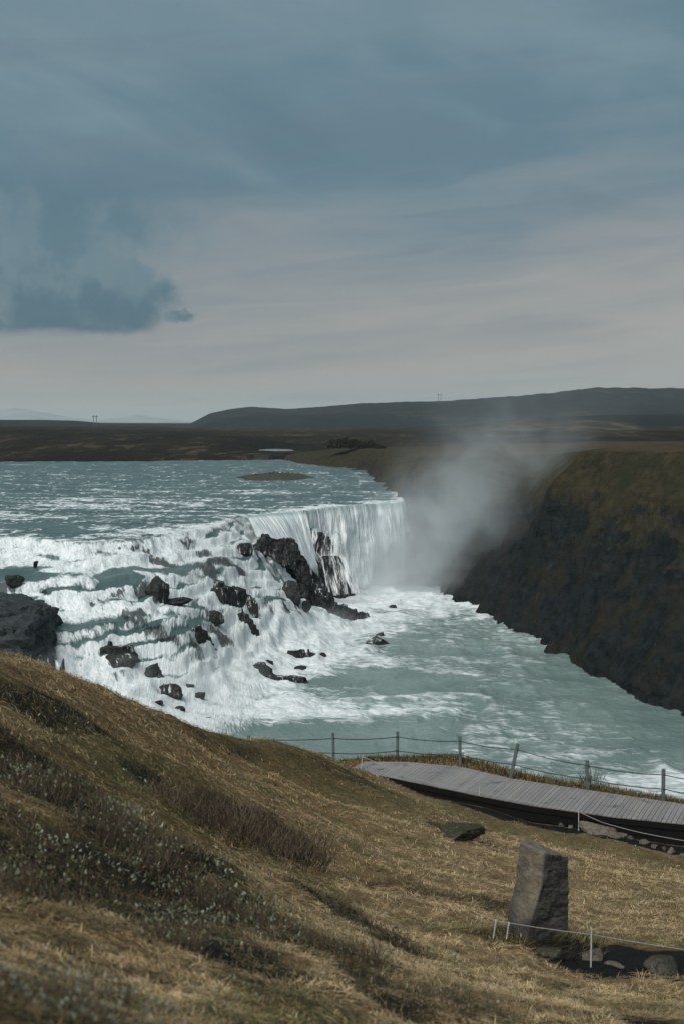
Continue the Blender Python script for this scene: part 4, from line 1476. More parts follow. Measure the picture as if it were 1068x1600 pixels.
def build_grass():
    N = 425000
    x, y = sample_hill(N)
    he, gr, pa, w1, w2, d = masks(x, y)
    keep = (rng.random(N) > he * 0.72) & (pa < 0.25) & ~in_boardwalk(x, y)
    # nothing on the parts that fall away behind
    x, y, he, gr, w1, w2 = (a[keep] for a in (x, y, he, gr, w1, w2))
    n = len(x)
    z = gz(x, y)
    e = 0.15
    sx, sy = (gz(x + e, y) - gz(x - e, y)) / (2 * e), (gz(x, y + e) - gz(x, y - e)) / (2 * e)
    dist = np.hypot(x, y)
    ang = np.arctan2(-sy, -sx) + 3.2 * fbm(x * 2.1, y * 2.1, oct=3) + rng.normal(0, 0.9, n)
    dirs = np.stack([np.cos(ang), np.sin(ang)], 1)
    slope = dirs[:, 0] * sx + dirs[:, 1] * sy
    lift = np.arctan(slope) + np.abs(rng.normal(0.22, 0.25, n)) + 0.35 * (rng.random(n) < 0.12)
    length = rng.uniform(0.04, 0.145, n) * (1 - 0.35 * gr) * np.clip(dist / 14, 0.55, 1.15)
    width = np.maximum(0.0045, dist * 0.00042) * rng.uniform(0.7, 1.3, n)
    col = tint(x, y, he * 0.5, gr, w1, w2) * rng.uniform(0.45, 1.5, n)[:, None]
    pale = rng.random(n) < 0.30 * (1 - gr) * (1 - he)
    col[pale] = np.array([0.60, 0.49, 0.31]) * rng.uniform(0.7, 1.1, pale.sum())[:, None] * (0.72 + 0.28 * sstep(x[pale] - 0.05 * y[pale], -2.6, 0.8))[:, None]
    grn = rng.random(n) < 0.13 + 0.38 * gr
    col[grn] = np.array([0.085, 0.100, 0.036]) * rng.uniform(0.6, 1.3, grn.sum())[:, None]
    cl = fbm(x * 5.0 + 9, y * 5.0, oct=3)
    col = col * np.clip(1 + 0.95 * cl, 0.25, 2)[:, None]
    base = np.stack([x, y, z + 0.01 + 0.03 * rng.random(n) + 0.03 * np.maximum(cl, 0)], 1)
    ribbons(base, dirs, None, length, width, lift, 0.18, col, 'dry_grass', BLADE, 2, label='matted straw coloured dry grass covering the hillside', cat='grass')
    # fringe of grass between the fence and the drop
    m = 16000
    xx = rng.uniform(-3.5, 16, m)
    bk = np.interp(xx, [p[0] for p in BACK], [p[1] for p in BACK])
    yy = bk + 0.15 + np.abs(rng.normal(0, 0.9, m))
    yy = np.where(xx < 0.9, rng.uniform(45.0, 53.0, m), yy)
    ok_ = ~in_boardwalk(xx, yy, 0.02)
    xx, yy = xx[ok_], yy[ok_]
    m = len(xx)
    zz = gz(xx, yy)
    an = rng.uniform(0, 2 * math.pi, m)
    cc = np.where(rng.random(m)[:, None] < 0.55, np.array([[0.070, 0.066, 0.026]]), np.array([[0.200, 0.140, 0.065]])) * rng.uniform(0.5, 1.3, m)[:, None]
    ribbons(np.stack([xx, yy, zz - 0.02], 1), np.stack([np.cos(an), np.sin(an)], 1), None, rng.uniform(0.12, 0.34, m), np.full(m, 0.022), rng.uniform(0.5, 1.3, m), 0.2, cc, 'grass_fringe', BLADE, 2,
            label='strip of short green and tan grass behind the boardwalk fence', cat='grass')
    # heath: short dark twigs
    N = 150000
    x, y = sample_hill(N, 2.4, 34, -140, 900)
    he, gr, pa, w1, w2, d = masks(x, y)
    keep = (rng.random(N) < he * 0.9) & (pa < 0.2)
    x, y = x[keep], y[keep]
    n = len(x)
    z = gz(x, y)
    dist = np.hypot(x, y)
    an = rng.uniform(0, 2 * math.pi, n)
    length = rng.uniform(0.05, 0.17, n) * np.clip(dist / 9, 0.55, 1.2)
    width = np.maximum(0.004, dist * 0.00045) * rng.uniform(0.6, 1.3, n)
    pal = np.array([[0.030, 0.024, 0.016], [0.052, 0.038, 0.024], [0.028, 0.034, 0.015], [0.110, 0.082, 0.050], [0.048, 0.054, 0.020]])
    col = pal[rng.integers(0, 5, n)] * rng.uniform(0.6, 1.3, n)[:, None]
    ribbons(np.stack([x, y, z - 0.01], 1), np.stack([np.cos(an), np.sin(an)], 1), None, length, width, rng.uniform(0.15, 1.3, n), 0.15, col, 'heath', TWIG, 2,
            label='dark low heath of wiry twigs in bands across the hillside', cat='heath')
    # pale leaf buds on the heath
    N = 26000
    x, y = sample_hill(N, 2.4, 18, -140, 900)
    he, gr, pa, w1, w2, d = masks(x, y)
    cl = fbm(x * 2.2 + 5, y * 2.2, oct=3)
    keep = (rng.random(N) < np.maximum(he, 0.15) * sstep(cl, 0.02, 0.45)) & (x < 1.2)
    x, y = x[keep], y[keep]
    n = len(x)
    dist = np.hypot(x, y)
    z = gz(x, y) + rng.uniform(0.05, 0.17, n)
    an = rng.uniform(0, 2 * math.pi, n)
    pal = np.array([[0.20, 0.23, 0.17], [0.28, 0.31, 0.25], [0.17, 0.18, 0.07], [0.10, 0.13, 0.08], [0.36, 0.36, 0.30]])
    col = pal[rng.integers(0, 5, n)] * rng.uniform(0.5, 1.1, n)[:, None]
    ribbons(np.stack([x, y, z], 1), np.stack([np.cos(an), np.sin(an)], 1), None, rng.uniform(0.012, 0.030, n) * np.clip(dist / 7, 0.6, 2), rng.uniform(0.010, 0.018, n) * np.clip(dist / 7, 0.6, 2),
            rng.uniform(0.3, 1.5, n), 0.1, col, 'leaf_buds', LEAFM, 2, label='pale grey green leaf buds sprinkled over the dark heath', cat='leaves')


build_grass()

# dark gravel path behind the rope by the standing stone
def path_strip(name, pts, half, mat, label, lift=0.03):
    p = np.array(dense([q[:2] for q in pts], 0.15))
    t = np.gradient(p, axis=0)
    t /= np.linalg.norm(t, axis=1)[:, None]
    nn = np.stack([-t[:, 1], t[:, 0]], 1)
    a = np.linspace(-1, 1, 9)
    w = half * (1 + 0.12 * fbm(p[:, 0] * 1.5, p[:, 1] * 1.5, oct=3))[:, None]
    X = p[:, 0, None] + nn[:, 0, None] * a * w
    Y = p[:, 1, None] + nn[:, 1, None] * a * w
    Z = gz(X, Y) + lift - 0.05 * np.abs(a) ** 3 + 0.008 * fbm(X * 6, Y * 6, oct=3)
    me = mesh(name, np.stack([X, Y, Z], -1).reshape(-1, 3), grid_faces(*X.shape))
    return tag(obj(name, me, mat), label, 'path', kind='structure')


gm, gt = material('black_gravel')
gp = gt.pos()
gn = gt.noise(gp, 40, 6, 0.7)
finish(gt, principled(gt, gt.mix(gt.ss(gn, 0.35, 0.75), (0.006, 0.007, 0.007), (0.020, 0.021, 0.021)), 0.85, gt.bump(gn, 0.8, 0.02), spec=0.06))
path_strip('path', PATHW, 0.58, gm, 'black gravel path cutting across the slope beside the standing stone')
path_strip('gravel_strip', [(p[0] - 0.13, p[1] - 0.33) for p in FRONT[1:]], 0.42, gm, 'black gravel strip along the front of the boardwalk')

# ------------------------------------------------------------------ boardwalk
wood, wt = material('weathered_deck_wood')
oi = wt.n('ShaderNodeObjectInfo').outputs['Random']
wc = wt.n('ShaderNodeTexCoord').outputs['Object']
wn = wt.noise(wt.vm('MULTIPLY', wc, (3, 40, 40)), 1.0, 6, 0.6)
wn2 = wt.noise(wt.pos(), 2.2, 5, 0.6)
wcol = wt.mix(wt.ss(wn, 0.3, 0.7), (0.185, 0.168, 0.162), (0.265, 0.246, 0.238))
wcol = wt.mix(wt.m('MULTIPLY', oi, 0.5), wcol, (0.125, 0.114, 0.110))
wcol = wt.mix(wt.ss(wn2, 0.55, 0.75), wcol, (0.075, 0.072, 0.072))
finish(wt, principled(wt, wcol, wt.ss(wn2, 0.35, 0.7, 0.55, 0.25), wt.bump(wn, 0.4, 0.004), spec=0.5))
beam, bt_ = material('shaded_beam_wood')  # near-black colour paints in the shade on the boardwalk's side
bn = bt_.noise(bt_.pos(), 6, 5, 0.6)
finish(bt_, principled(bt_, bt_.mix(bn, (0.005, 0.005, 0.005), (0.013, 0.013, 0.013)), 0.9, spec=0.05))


def build_boardwalk():
    root = empty('boardwalk', (FRONT[0][0], FRONT[0][1], 9.6))
    tag(root, 'grey wooden plank boardwalk along the wire fence above the pool', 'boardwalk')
    loc = np.array(root.location)

    def arc(pl):
        pl = np.array([p[:2] for p in pl])
        s = np.concatenate([[0], np.cumsum(np.linalg.norm(np.diff(pl, axis=0), axis=1))])
        return pl, s / s[-1], s[-1]
    b, sb, Lb = arc(BACK)
    f, sf, Lf = arc(FRONT)
    n = int(Lf / 0.148)
    base = box_mesh('plank', 1, 0.136, 0.04, 0.006)
    base.materials.append(wood)
    for i in range(n):
        t = (i + 0.5) / n
        q = np.array([np.interp(t, sb, b[:, k]) for k in (0, 1)])
        p = np.array([np.interp(t, sf, f[:, k]) for k in (0, 1)])
        c_ = (p + q) / 2
        dv = q - p
        o = obj('plank', base, None, root)
        o.location = (c_[0] - loc[0], c_[1] - loc[1], DECK - 0.02 - loc[2] + float(rng.uniform(-0.003, 0.003)))
        o.rotation_euler = (0, 0, math.atan2(dv[1], dv[0]))
        o.scale = (float(np.linalg.norm(dv)) + float(rng.uniform(-0.02, 0.02)), 1, 1)
    # fascia boards below the front edge, down to the gravel
    pts = np.array(dense([p[:2] for p in FRONT], 0.6))
    d0 = np.gradient(pts, axis=0)
    d0 /= np.linalg.norm(d0, axis=1)[:, None]
    nn = np.stack([d0[:, 1], -d0[:, 0]], 1)
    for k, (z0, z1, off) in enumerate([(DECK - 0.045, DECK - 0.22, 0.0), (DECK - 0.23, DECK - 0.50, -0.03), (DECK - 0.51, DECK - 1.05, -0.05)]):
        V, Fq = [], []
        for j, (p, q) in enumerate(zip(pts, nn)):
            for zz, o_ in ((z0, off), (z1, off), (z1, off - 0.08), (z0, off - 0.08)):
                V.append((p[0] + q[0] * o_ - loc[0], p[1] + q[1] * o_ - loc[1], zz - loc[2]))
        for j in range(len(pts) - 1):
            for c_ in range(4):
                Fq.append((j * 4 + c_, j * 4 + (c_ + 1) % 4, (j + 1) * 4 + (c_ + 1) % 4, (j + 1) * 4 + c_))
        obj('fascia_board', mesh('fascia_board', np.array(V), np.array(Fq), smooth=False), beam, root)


build_boardwalk()

# ------------------------------------------------------------------ fence with wires
postm, pt_ = material('grey_green_post')
pn = pt_.noise(pt_.pos(), 9, 6, 0.6)
finish(pt_, principled(pt_, pt_.mix(pn, (0.060, 0.075, 0.074), (0.135, 0.155, 0.150)), 0.7, pt_.bump(pn, 0.3, 0.01), spec=0.3))
wirem, wt2 = material('dark_wire')
finish(wt2, principled(wt2, wt2.mix(wt2.noise(wt2.pos(), 3), (0.02, 0.022, 0.022), (0.04, 0.042, 0.042)), 0.5))
ropem, rt = material('pale_rope')
finish(rt, principled(rt, rt.mix(rt.noise(rt.pos(), 20), (0.20, 0.20, 0.19), (0.32, 0.31, 0.29)), 0.85))


def build_fence():
    posts = [(388, 1150, 1176, 54), (521, 1146, 1196, 50), (620, 1144, 1191, 50.3), (718, 1151, 1196, 49), (797, 1163, 1214, 47.2), (917, 1189, 1234, 45.9), (1035, 1203, 1251, 44.4), (1170, 1222, 1272, 43)]
    root = empty('wire_fence', P(521, 1196, 50))
    tag(root, 'two wire fence on grey green posts along the boardwalk', 'fence')
    loc = np.array(root.location)
    tops = []
    for i, (px, y0, y1, D) in enumerate(posts):
        b = np.array(P(px, y1, D))
        tpx = px + (11 if i == 4 else 0.6 * (-1) ** i)
        t = np.array(P(tpx, y0, D))
        ax = t - b
        h = np.linalg.norm(ax)
        me = box_mesh('post', 0.135, 0.10, h + 0.25, 0.012)
        o = obj('post', me, postm, root)
        q = Vector(ax).to_track_quat('Z', 'Y')
        o.rotation_mode = 'QUATERNION'
        o.rotation_quaternion = q
        o.location = (b + t) / 2 - ax / h * 0.125 - loc
        tops.append((b, t))
        cap = box_mesh('cap', 0.15, 0.115, 0.02, 0.004)
        cp = obj('cap', cap, postm, o)
        cp.location = (0, 0, (h + 0.25) / 2 + 0.008)
    for fr in (0.86, 0.40):
        for (b0, t0), (b1, t1) in zip(tops[:-1], tops[1:]):
            p, q = b0 + (t0 - b0) * fr, b1 + (t1 - b1) * fr
            p = p + np.array([0, -0.07, 0])
            q = q + np.array([0, -0.07, 0])
            path = []
            for k in range(13):
                u = k / 12
                path.append(p + (q - p) * u - np.array([0, 0, 0.06 * 4 * u * (1 - u)]) - loc)
            V, Fq, Ft = tube(path, 0.017, 5)
            obj('wire', mesh('wire', V, [np.array(Fq), np.array(Ft)]), wirem, root)


build_fence()


def rope_barrier(stakes, rope, label, rad=0.008, srad=0.011):
    """stakes: (px_top, py_top, px_base, py_base, D); rope: list of (px, py, D)"""
    s0 = stakes[0]
    root = empty('rope_barrier', P(s0[2], s0[3], s0[4]))
    tag(root, label, 'rope barrier')
    loc = np.array(root.location)
    for (tx, ty, bx, by, D) in stakes:
        t, b = np.array(P(tx, ty, D)), np.array(P(bx, by, D))
        b2 = b - (t - b) * 0.25
        V, Fq, Ft = tube([b2 - loc, t - loc], srad, 6)
        st_ = obj('stake', mesh('stake', V, [np.array(Fq), np.array(Ft)]), ropem, root)
        V, Fq, Ft = tube([t - loc - np.array([0, 0, 0.03]), t - loc + np.array([0, 0, 0.004])], srad * 1.5, 6)
        obj('eyelet', mesh('eyelet', V, [np.array(Fq), np.array(Ft)]), ropem, st_)
    for a, b in zip(rope[:-1], rope[1:]):
        p, q = np.array(P(*a)), np.array(P(*b))
        path = [p + (q - p) * u - np.array([0, 0, 0.03 * np.linalg.norm(q - p) * 0.5 * 4 * u * (1 - u) * 0.5]) - loc for u in np.linspace(0, 1, 11)]
        V, Fq, Ft = tube(path, rad, 5)
        obj('rope', mesh('rope', V, [np.array(Fq), np.array(Ft)]), ropem, root)


def dist_at(px, py):
    return hit_hill(px, py)[1]


d_a, d_b, d_c = dist_at(769, 1470), dist_at(922, 1516), dist_at(1130, 1560)
rope_barrier([(774, 1437, 769, 1470, d_a), (794, 1441, 791, 1462, d_a - 0.2), (923, 1449, 922, 1516, d_b), (1130, 1480, 1130, 1550, d_b - 0.4)],
             [(738, 1424, d_a + 0.4), (774, 1438, d_a), (794, 1442, d_a - 0.2), (923, 1460, d_b), (1130, 1492, d_b - 0.4)],
             'thin pale rope on short stakes passing in front of the standing stone', 0.0045, 0.0075)
rope_barrier([(566, 1181, 563, 1204, 48.2), (748, 1230, 748, 1254, 44.7), (903, 1267, 903, 1295, 42.4), (1110, 1318, 1110, 1348, 39.6)],
             [(584, 1190, 48.8), (566, 1182, 48.2), (640, 1214, 46.4), (700, 1229, 45.2), (748, 1238, 44.7), (775, 1243, 44.2), (903, 1268, 42.4), (940, 1285, 42.0), (1000, 1301, 41.3), (1110, 1320, 39.6)],
             'thin pale rope on low stakes running along the front of the boardwalk', 0.010, 0.013)

# ------------------------------------------------------------------ standing stone
def standing_stone():
    D = 16.0
    b = P(838, 1476, D)
    k = D / F

    # outline in stone space (metres): x right, y away, levels from base to top
    def X(px):
        return (px - 838) * k
    levels = [  # height px above base, left x, front-edge x, right x, depth left, depth right
        (-25, 788, 838, 886, 0.36, 0.30),
        (0, 789, 830, 885, 0.36, 0.30),
        (14, 790, 818, 885, 0.36, 0.30),
        (40, 794, 822, 886, 0.34, 0.30),
        (75, 800, 834, 887, 0.32, 0.30),
        (105, 806, 842, 887, 0.30, 0.29),
        (135, 809, 845, 886, 0.28, 0.27),
        (150, 811, 846, 884, 0.27, 0.25),
    ]
    rings = []
    for (h, l, f, r_, dl, dr) in levels:
        z = h * k
        rings.append([(X(l), 0.10, z), (X(f), -0.20, z), (X(r_), 0.02, z), (X(r_) - 0.06, dr + 0.14, z), (X(l) + 0.12, dl + 0.14, z)])
    # sloping top: back left higher, notch at the front
    top = rings[-1]
    lift = [0.05, 0.02, -0.09, -0.13, 0.00]
    rings[-1] = [(p[0], p[1], p[2] + lift[i] + 0.02) for i, p in enumerate(top)]
    cap = [(p[0] * 0.88, p[1] * 0.85 + 0.02, p[2] + 0.015) for i, p in enumerate(rings[-1])]
    rings.append(cap)
    bm = bmesh.new()
    vs = [[bm.verts.new(p) for p in r_] for r_ in rings]
    for a, c_ in zip(vs[:-1], vs[1:]):
        for i in range(5):
            bm.faces.new((a[i], a[(i + 1) % 5], c_[(i + 1) % 5], c_[i]))
    bm.faces.new(vs[-1])
    bm.faces.new(vs[0][::-1])
    bmesh.ops.triangulate(bm, faces=[f for f in bm.faces if len(f.verts) > 4])
    bmesh.ops.subdivide_edges(bm, edges=bm.edges[:], cuts=9, use_grid_fill=True)
    bmesh.ops.triangulate(bm, faces=bm.faces[:])
    bm.normal_update()
    co = np.array([v.co[:] for v in bm.verts])
    nm = np.array([v.normal[:] for v in bm.verts])
    n = fbm(co[:, 0] * 5, co[:, 1] * 5, co[:, 2] * 5, oct=5, gain=0.6)
    n2 = fbm(co[:, 0] * 18, co[:, 1] * 18, co[:, 2] * 18, oct=3)
    right = sstep(nm[:, 0], -0.1, 0.3)
    rg = fbm(co[:, 0] * 7 + 4, co[:, 1] * 7, co[:, 2] * 9, oct=4, gain=0.6, ridged=True)
    d = 0.030 * n + (0.007 + 0.010 * right) * n2 + (0.006 + 0.010 * right) * rg
    co = co + nm * d[:, None]
    for v, c_ in zip(bm.verts, co):
        v.co = c_
    me = bpy.data.meshes.new('standing_stone')
    bm.to_mesh(me)
    bm.free()
    for p in me.polygons:
        p.use_smooth = False
    m, t = material('standing_stone_basalt')
    g = t.n('ShaderNodeTexCoord')
    p = g.outputs['Object']
    nz = t.n('ShaderNodeNewGeometry')
    nx = t.xyz(nz.outputs['Normal'])[0]
    n1 = t.noise(p, 4, 7, 0.62, 0.4)
    n2 = t.noise(p, 30, 6, 0.68)
    n3 = t.noise(p, 9, 5, 0.6)
    col = t.mix(t.ss(n1, 0.3, 0.7), (0.034, 0.034, 0.032), (0.085, 0.081, 0.073))
    # paler colour on the left side imitates the light falling there
    face = t.attr('lit_face')
    col = t.mix(face, col, t.mix(t.ss(n3, 0.3, 0.7), (0.115, 0.100, 0.075), (0.200, 0.175, 0.130)))
    col = t.mix(t.m('MULTIPLY', t.ss(n2, 0.55, 0.8), 0.5), col, (0.16, 0.15, 0.13))
    lich = t.m('MULTIPLY', t.ss(t.noise(p, 8, 4, 0.6), 0.62, 0.68), t.attr('lichen'))
    col = t.mix(lich, col, (0.20, 0.070, 0.018))
    h = t.m('ADD', t.m('MULTIPLY', n3, 0.6), t.m('MULTIPLY', n2, 0.8))
    finish(t, principled(t, col, 0.9, t.bump(h, 0.9, 0.03), spec=0.25))
    me.materials.append(m)
    # left faces and top get painted light; rust lichen at the foot
    zz = co[:, 2]
    lit_face = sstep(-nm[:, 0], 0.25, 0.6) * sstep(co[:, 0], X(797) - 0.02, X(812)) * sstep(zz + 0.3 * n, 0.28, 0.5) * (0.55 + 0.45 * sstep(co[:, 0], X(815), X(830)))
    lit_face = np.maximum(lit_face, 0.55 * sstep(nm[:, 2], 0.5, 0.8))
    fattr(me, 'lit_face', lit_face)
    fattr(me, 'lichen', np.maximum(1 - sstep(zz, 0.18, 0.42), 0.5 * sstep(zz, 1.0, 1.1) * sstep(co[:, 0], 0.2, 0.3)))
    o = bpy.data.objects.new('standing_stone', me)
    COL.objects.link(o)
    o.location = b
    tag(o, 'upright dark basalt standing stone with light painted on its left face', 'standing stone')


standing_stone()
sb = P(838, 1476, 16.0)
m_ = 1500
a_ = rng.uniform(0, 2 * math.pi, m_)
r_ = rng.uniform(0.28, 0.75, m_)
tx_, ty_ = sb[0] + np.cos(a_) * r_ * 1.1, sb[1] + 0.1 + np.sin(a_) * r_
cc_ = np.where(rng.random(m_)[:, None] < 0.6, np.array([[0.055, 0.066, 0.024]]), np.array([[0.24, 0.18, 0.095]])) * rng.uniform(0.4, 1.3, m_)[:, None]
ribbons(np.stack([tx_, ty_, gz(tx_, ty_) - 0.02], 1), np.stack([np.cos(a_ + 1), np.sin(a_ + 1)], 1), None, rng.uniform(0.08, 0.24, m_), np.full(m_, 0.009), rng.uniform(0.5, 1.4, m_), 0.25, cc_,
        'grass_tufts', BLADE, 2, label='green and straw grass tufts round the foot of the standing stone', cat='grass')

# ------------------------------------------------------------------ loose stones on the slope
def hill_rock(name, px, py, wpx, hpx, label, seed, mat, group=None, depth=0.8, sink=0.35, tilt=(0, 0), D=None, cat='rock', sub=3, **kw):
    x, y, z = hit_hill(px, py)
    m = y / F
    w, h = wpx * m, hpx * m
    y2 = y + 0.3 * w * depth
    zg = float(gz(x, y2))
    return add_rock(name, (x, y2, zg + h * 0.5 - h * sink * 0.5), (w, w * depth, h * (1 + sink)), seed, mat, label, cat, group, tilt=tilt, sub=sub, flat_base=-1, **kw)


hill_rock('rock', 716, 1314, 100, 24, 'dark mossy hummock of rock in the grass left of the standing stone', 41, MOSSROCK, depth=0.9, sub=4, facets=5, rough=0.32)
hill_rock('rock', 938, 1308, 66, 24, 'pale pointed rock lying by the edge of the gravel strip', 42, STONE, depth=0.7, tilt=(0, 0.15), sub=4)
hill_rock('rock', 926, 1506, 38, 26, 'tan wedge shaped stone beside the rope stake on the gravel path', 44, STONE, depth=0.7, tilt=(0, 0.5))
hill_rock('rock', 955, 1515, 52, 10, 'long thin slab leaning beside the wedge shaped stone', 45, STONE, depth=0.5, tilt=(0, 0.25))
hill_rock('rock', 1040, 1530, 62, 30, 'mossy grey rock half buried at the lower edge of the gravel path', 46, MOSSROCK, depth=0.9)
hill_rock('rock', 862, 1502, 60, 20, 'small grassy rock just below the foot of the standing stone', 47, MOSSROCK, depth=0.8)
edging = [(618, 1223, 14, 7), (632, 1227, 18, 7), (648, 1232, 16, 7), (664, 1236, 12, 6), (680, 1241, 12, 6), (746, 1256, 15, 9), (772, 1264, 32, 12), (800, 1270, 18, 10), (815, 1275, 8, 5), (826, 1277, 14, 10),
          (845, 1285, 14, 7), (862, 1288, 9, 5), (876, 1292, 12, 5), (892, 1295, 9, 4), (972, 1312, 20, 6), (984, 1313, 12, 5), (1006, 1322, 15, 6), (1022, 1327, 12, 6), (1038, 1331, 10, 6), (1050, 1336, 15, 8), (1064, 1341, 10, 5)]
ORD = ['first', 'second', 'third', 'fourth', 'fifth', 'sixth', 'seventh', 'eighth', 'ninth']
for i, (px, py, w_, h_) in enumerate(edging):
    run, k = (('at the boardwalk left end', i) if i < 5 else ('left of the pale pointed rock', i - 5) if i < 14 else ('right of the pale pointed rock', i - 14))
    hill_rock('edging_stone', px, py, w_ * 1.1, h_ * 1.5, ORD[k] + ' edging stone from the left, row ' + run, 60 + i, STONE if i % 3 else MOSSROCK, 'edging stones along the boardwalk', sub=2, sink=0.3, cat='stone')
hill_rock('rock', 335, 1508, 52, 44, 'black rounded rock in the dark heath at the lower left', 71, mat_rock('black_rock', (0.008, 0.009, 0.009), (0.020, 0.021, 0.021), 5, 0.2), depth=0.9)

# ------------------------------------------------------------------ shrubs
def shrub_mesh(name, n, w, dpt, h, seed, rad=0.006, pal=None, branch=2):
    r = np.random.default_rng(seed)
    V, Q, T, C_ = [], [], [], []
    pal = pal if pal is not None else np.array([[0.060, 0.044, 0.029], [0.095, 0.070, 0.046], [0.040, 0.031, 0.022], [0.130, 0.100, 0.068]])
    off = 0
    for i in range(n):
        a = r.uniform(0, 2 * math.pi)
        q = math.sqrt(r.random())
        bx, by = q * math.cos(a) * w * 0.42, q * math.sin(a) * dpt * 0.42
        hh = h * (1 - 0.55 * q * q) * r.uniform(0.6, 1.1)
        lean = np.array([bx / w, by / dpt]) * 1.3 + r.normal(0, 0.30, 2)
        pts = [np.array([bx, by, -0.05])]
        cur = pts[0].copy()
        ns = 4
        for s in range(ns):
            cur = cur + np.array([lean[0] * hh / ns + r.normal(0, 0.035) * hh, lean[1] * hh / ns + r.normal(0, 0.035) * hh, hh / ns])
            pts.append(cur.copy())
        col = pal[r.integers(0, len(pal))] * r.uniform(0.7, 1.25)
        stems = [(pts, rad)]
        for b in range(branch):
            k = r.integers(1, ns)
            p0 = pts[k]
            d = np.array([r.normal(0, 0.5), r.normal(0, 0.5), r.uniform(0.5, 1.0)])
            L = hh * r.uniform(0.25, 0.5)
            stems.append(([p0, p0 + d * L * 0.5, p0 + d * L + np.array([0, 0, 0.1 * L])], rad * 0.6))
        for sp, rr in stems:
            rads = [rr * (1 - 0.7 * j / (len(sp) - 1)) for j in range(len(sp))]
            v, fq, ft = tube(sp, rads, 3, cap=False)
            V.append(v)
            Q.append(np.array(fq) + off)
            off += len(v)
            C_.append(np.tile(col, (len(v), 1)))
    me = mesh(name, np.concatenate(V), np.concatenate(Q), smooth=False)
    cattr(me, 'tint', np.concatenate(C_))
    me.materials.append(TWIG)
    return me


def bud_mesh(name, n, w, dpt, h, seed):
    r = np.random.default_rng(seed)
    a, q = r.uniform(0, 2 * math.pi, n), np.sqrt(r.random(n))
    x, y = q * np.cos(a) * w * 0.5, q * np.sin(a) * dpt * 0.5
    z = h * (1 - 0.55 * q * q) * r.uniform(0.35, 1.0, n)
    an = r.uniform(0, 6.28, n)
    s = r.uniform(0.012, 0.03, n)
    V = np.stack([np.stack([x - np.cos(an) * s, y - np.sin(an) * s, z], 1), np.stack([x, y, z - s], 1), np.stack([x + np.cos(an) * s, y + np.sin(an) * s, z + s * 0.4], 1), np.stack([x, y, z + s * 1.4], 1)], 1).reshape(-1, 3)
    me = mesh(name, V, np.arange(4 * n).reshape(n, 4), smooth=False)
    pal = np.array([[0.13, 0.14, 0.08], [0.20, 0.21, 0.15], [0.09, 0.085, 0.05], [0.26, 0.25, 0.19]])
    cattr(me, 'tint', np.repeat(pal[r.integers(0, 4, n)], 4, 0))
    me.materials.append(LEAFM)
    return me


S_A = [shrub_mesh('branches', 190, 1.6, 1.4, 0.52, 500 + i, 0.0050, branch=3) for i in range(3)]
B_A = [bud_mesh('buds', 150, 1.5, 1.3, 0.6, 520 + i) for i in range(3)]


def shrub(px, py, s, label, k, group=None, buds=True, rz=None, name='willow_shrub'):
    x, y, z = hit_hill(px, py)
    root = empty(name, (x, y, z), float(rng.uniform(0, 6.28)) if rz is None else rz)
    root.scale = (s, s, s)
    tag(root, label, 'shrub', group)
    obj('branches', S_A[k % 3], None, root)
    if buds:
        b = obj('buds', B_A[k % 3], None, root)
        b['kind'] = 'stuff'
    return root


G1 = 'bare willow shrubs on the hillside'
shrub(455, 1345, 1.0, 'biggest bare willow shrub, at the right end of the shrub band on the slope', 0, G1, False)
shrub(400, 1330, 1.0, 'bare grey brown willow shrub just left of the biggest shrub', 1, G1, False)
shrub(350, 1305, 0.95, 'bare willow shrub in the middle of the shrub band, third from its right end', 2, G1, False)
shrub(300, 1285, 0.8, 'low bare willow shrub near the left end of the shrub band', 0, G1, False)
shrub(262, 1255, 0.6, 'smallest bare shrub at the upper left end of the shrub band', 1, G1, False)
G2 = 'dark leafy shrubs in the left foreground'
for i, (px, py, s, lab) in enumerate([
        (60, 1245, 0.55, 'dark shrub with pale buds at the left edge, uppermost of the foreground band'),
        (150, 1300, 0.5, 'dark budding shrub below the uppermost one in the foreground band'),
        (225, 1345, 0.45, 'dark twiggy shrub in the middle of the foreground band'),
        (300, 1410, 0.4, 'dark shrub above the black rounded rock at the lower left'),
        (370, 1445, 0.38, 'dark twiggy shrub at the lower right end of the foreground band'),
        (270, 1480, 0.33, 'small shrub with yellowish buds beside the black rounded rock'),
        (60, 1590, 0.26, 'blurred shrub with pale leaves in the bottom left corner'),
        (150, 1575, 0.24, 'blurred dark shrub right of the bottom left corner shrub'),
        (20, 1400, 0.36, 'sparse shrub with pale leaves at the left edge below the band'),
        (690, 1585, 0.30, 'bare forked shrub at the bottom edge below the standing stone'),
        (560, 1500, 0.32, 'low greyish shrub on the slope left of the standing stone')]):
    shrub(px, py, s, lab, i, G2, True)
# little bush behind the fence
x, y, z = W(930, 1228, 9.9)
rb = empty('bush', (x, y + 1.0, 9.7))
rb.scale = (0.75, 0.75, 1.1)
tag(rb, 'small bare bush behind the fence near its right end', 'shrub')
obj('branches', shrub_mesh('branches', 34, 1.3, 0.8, 0.7, 570, 0.012, np.array([[0.03, 0.024, 0.02]])), None, rb)

# dark scrub on the far headland: crowns of many small leaves
SCRUBM = mat_vcol('scrub_leaf', 0.9)


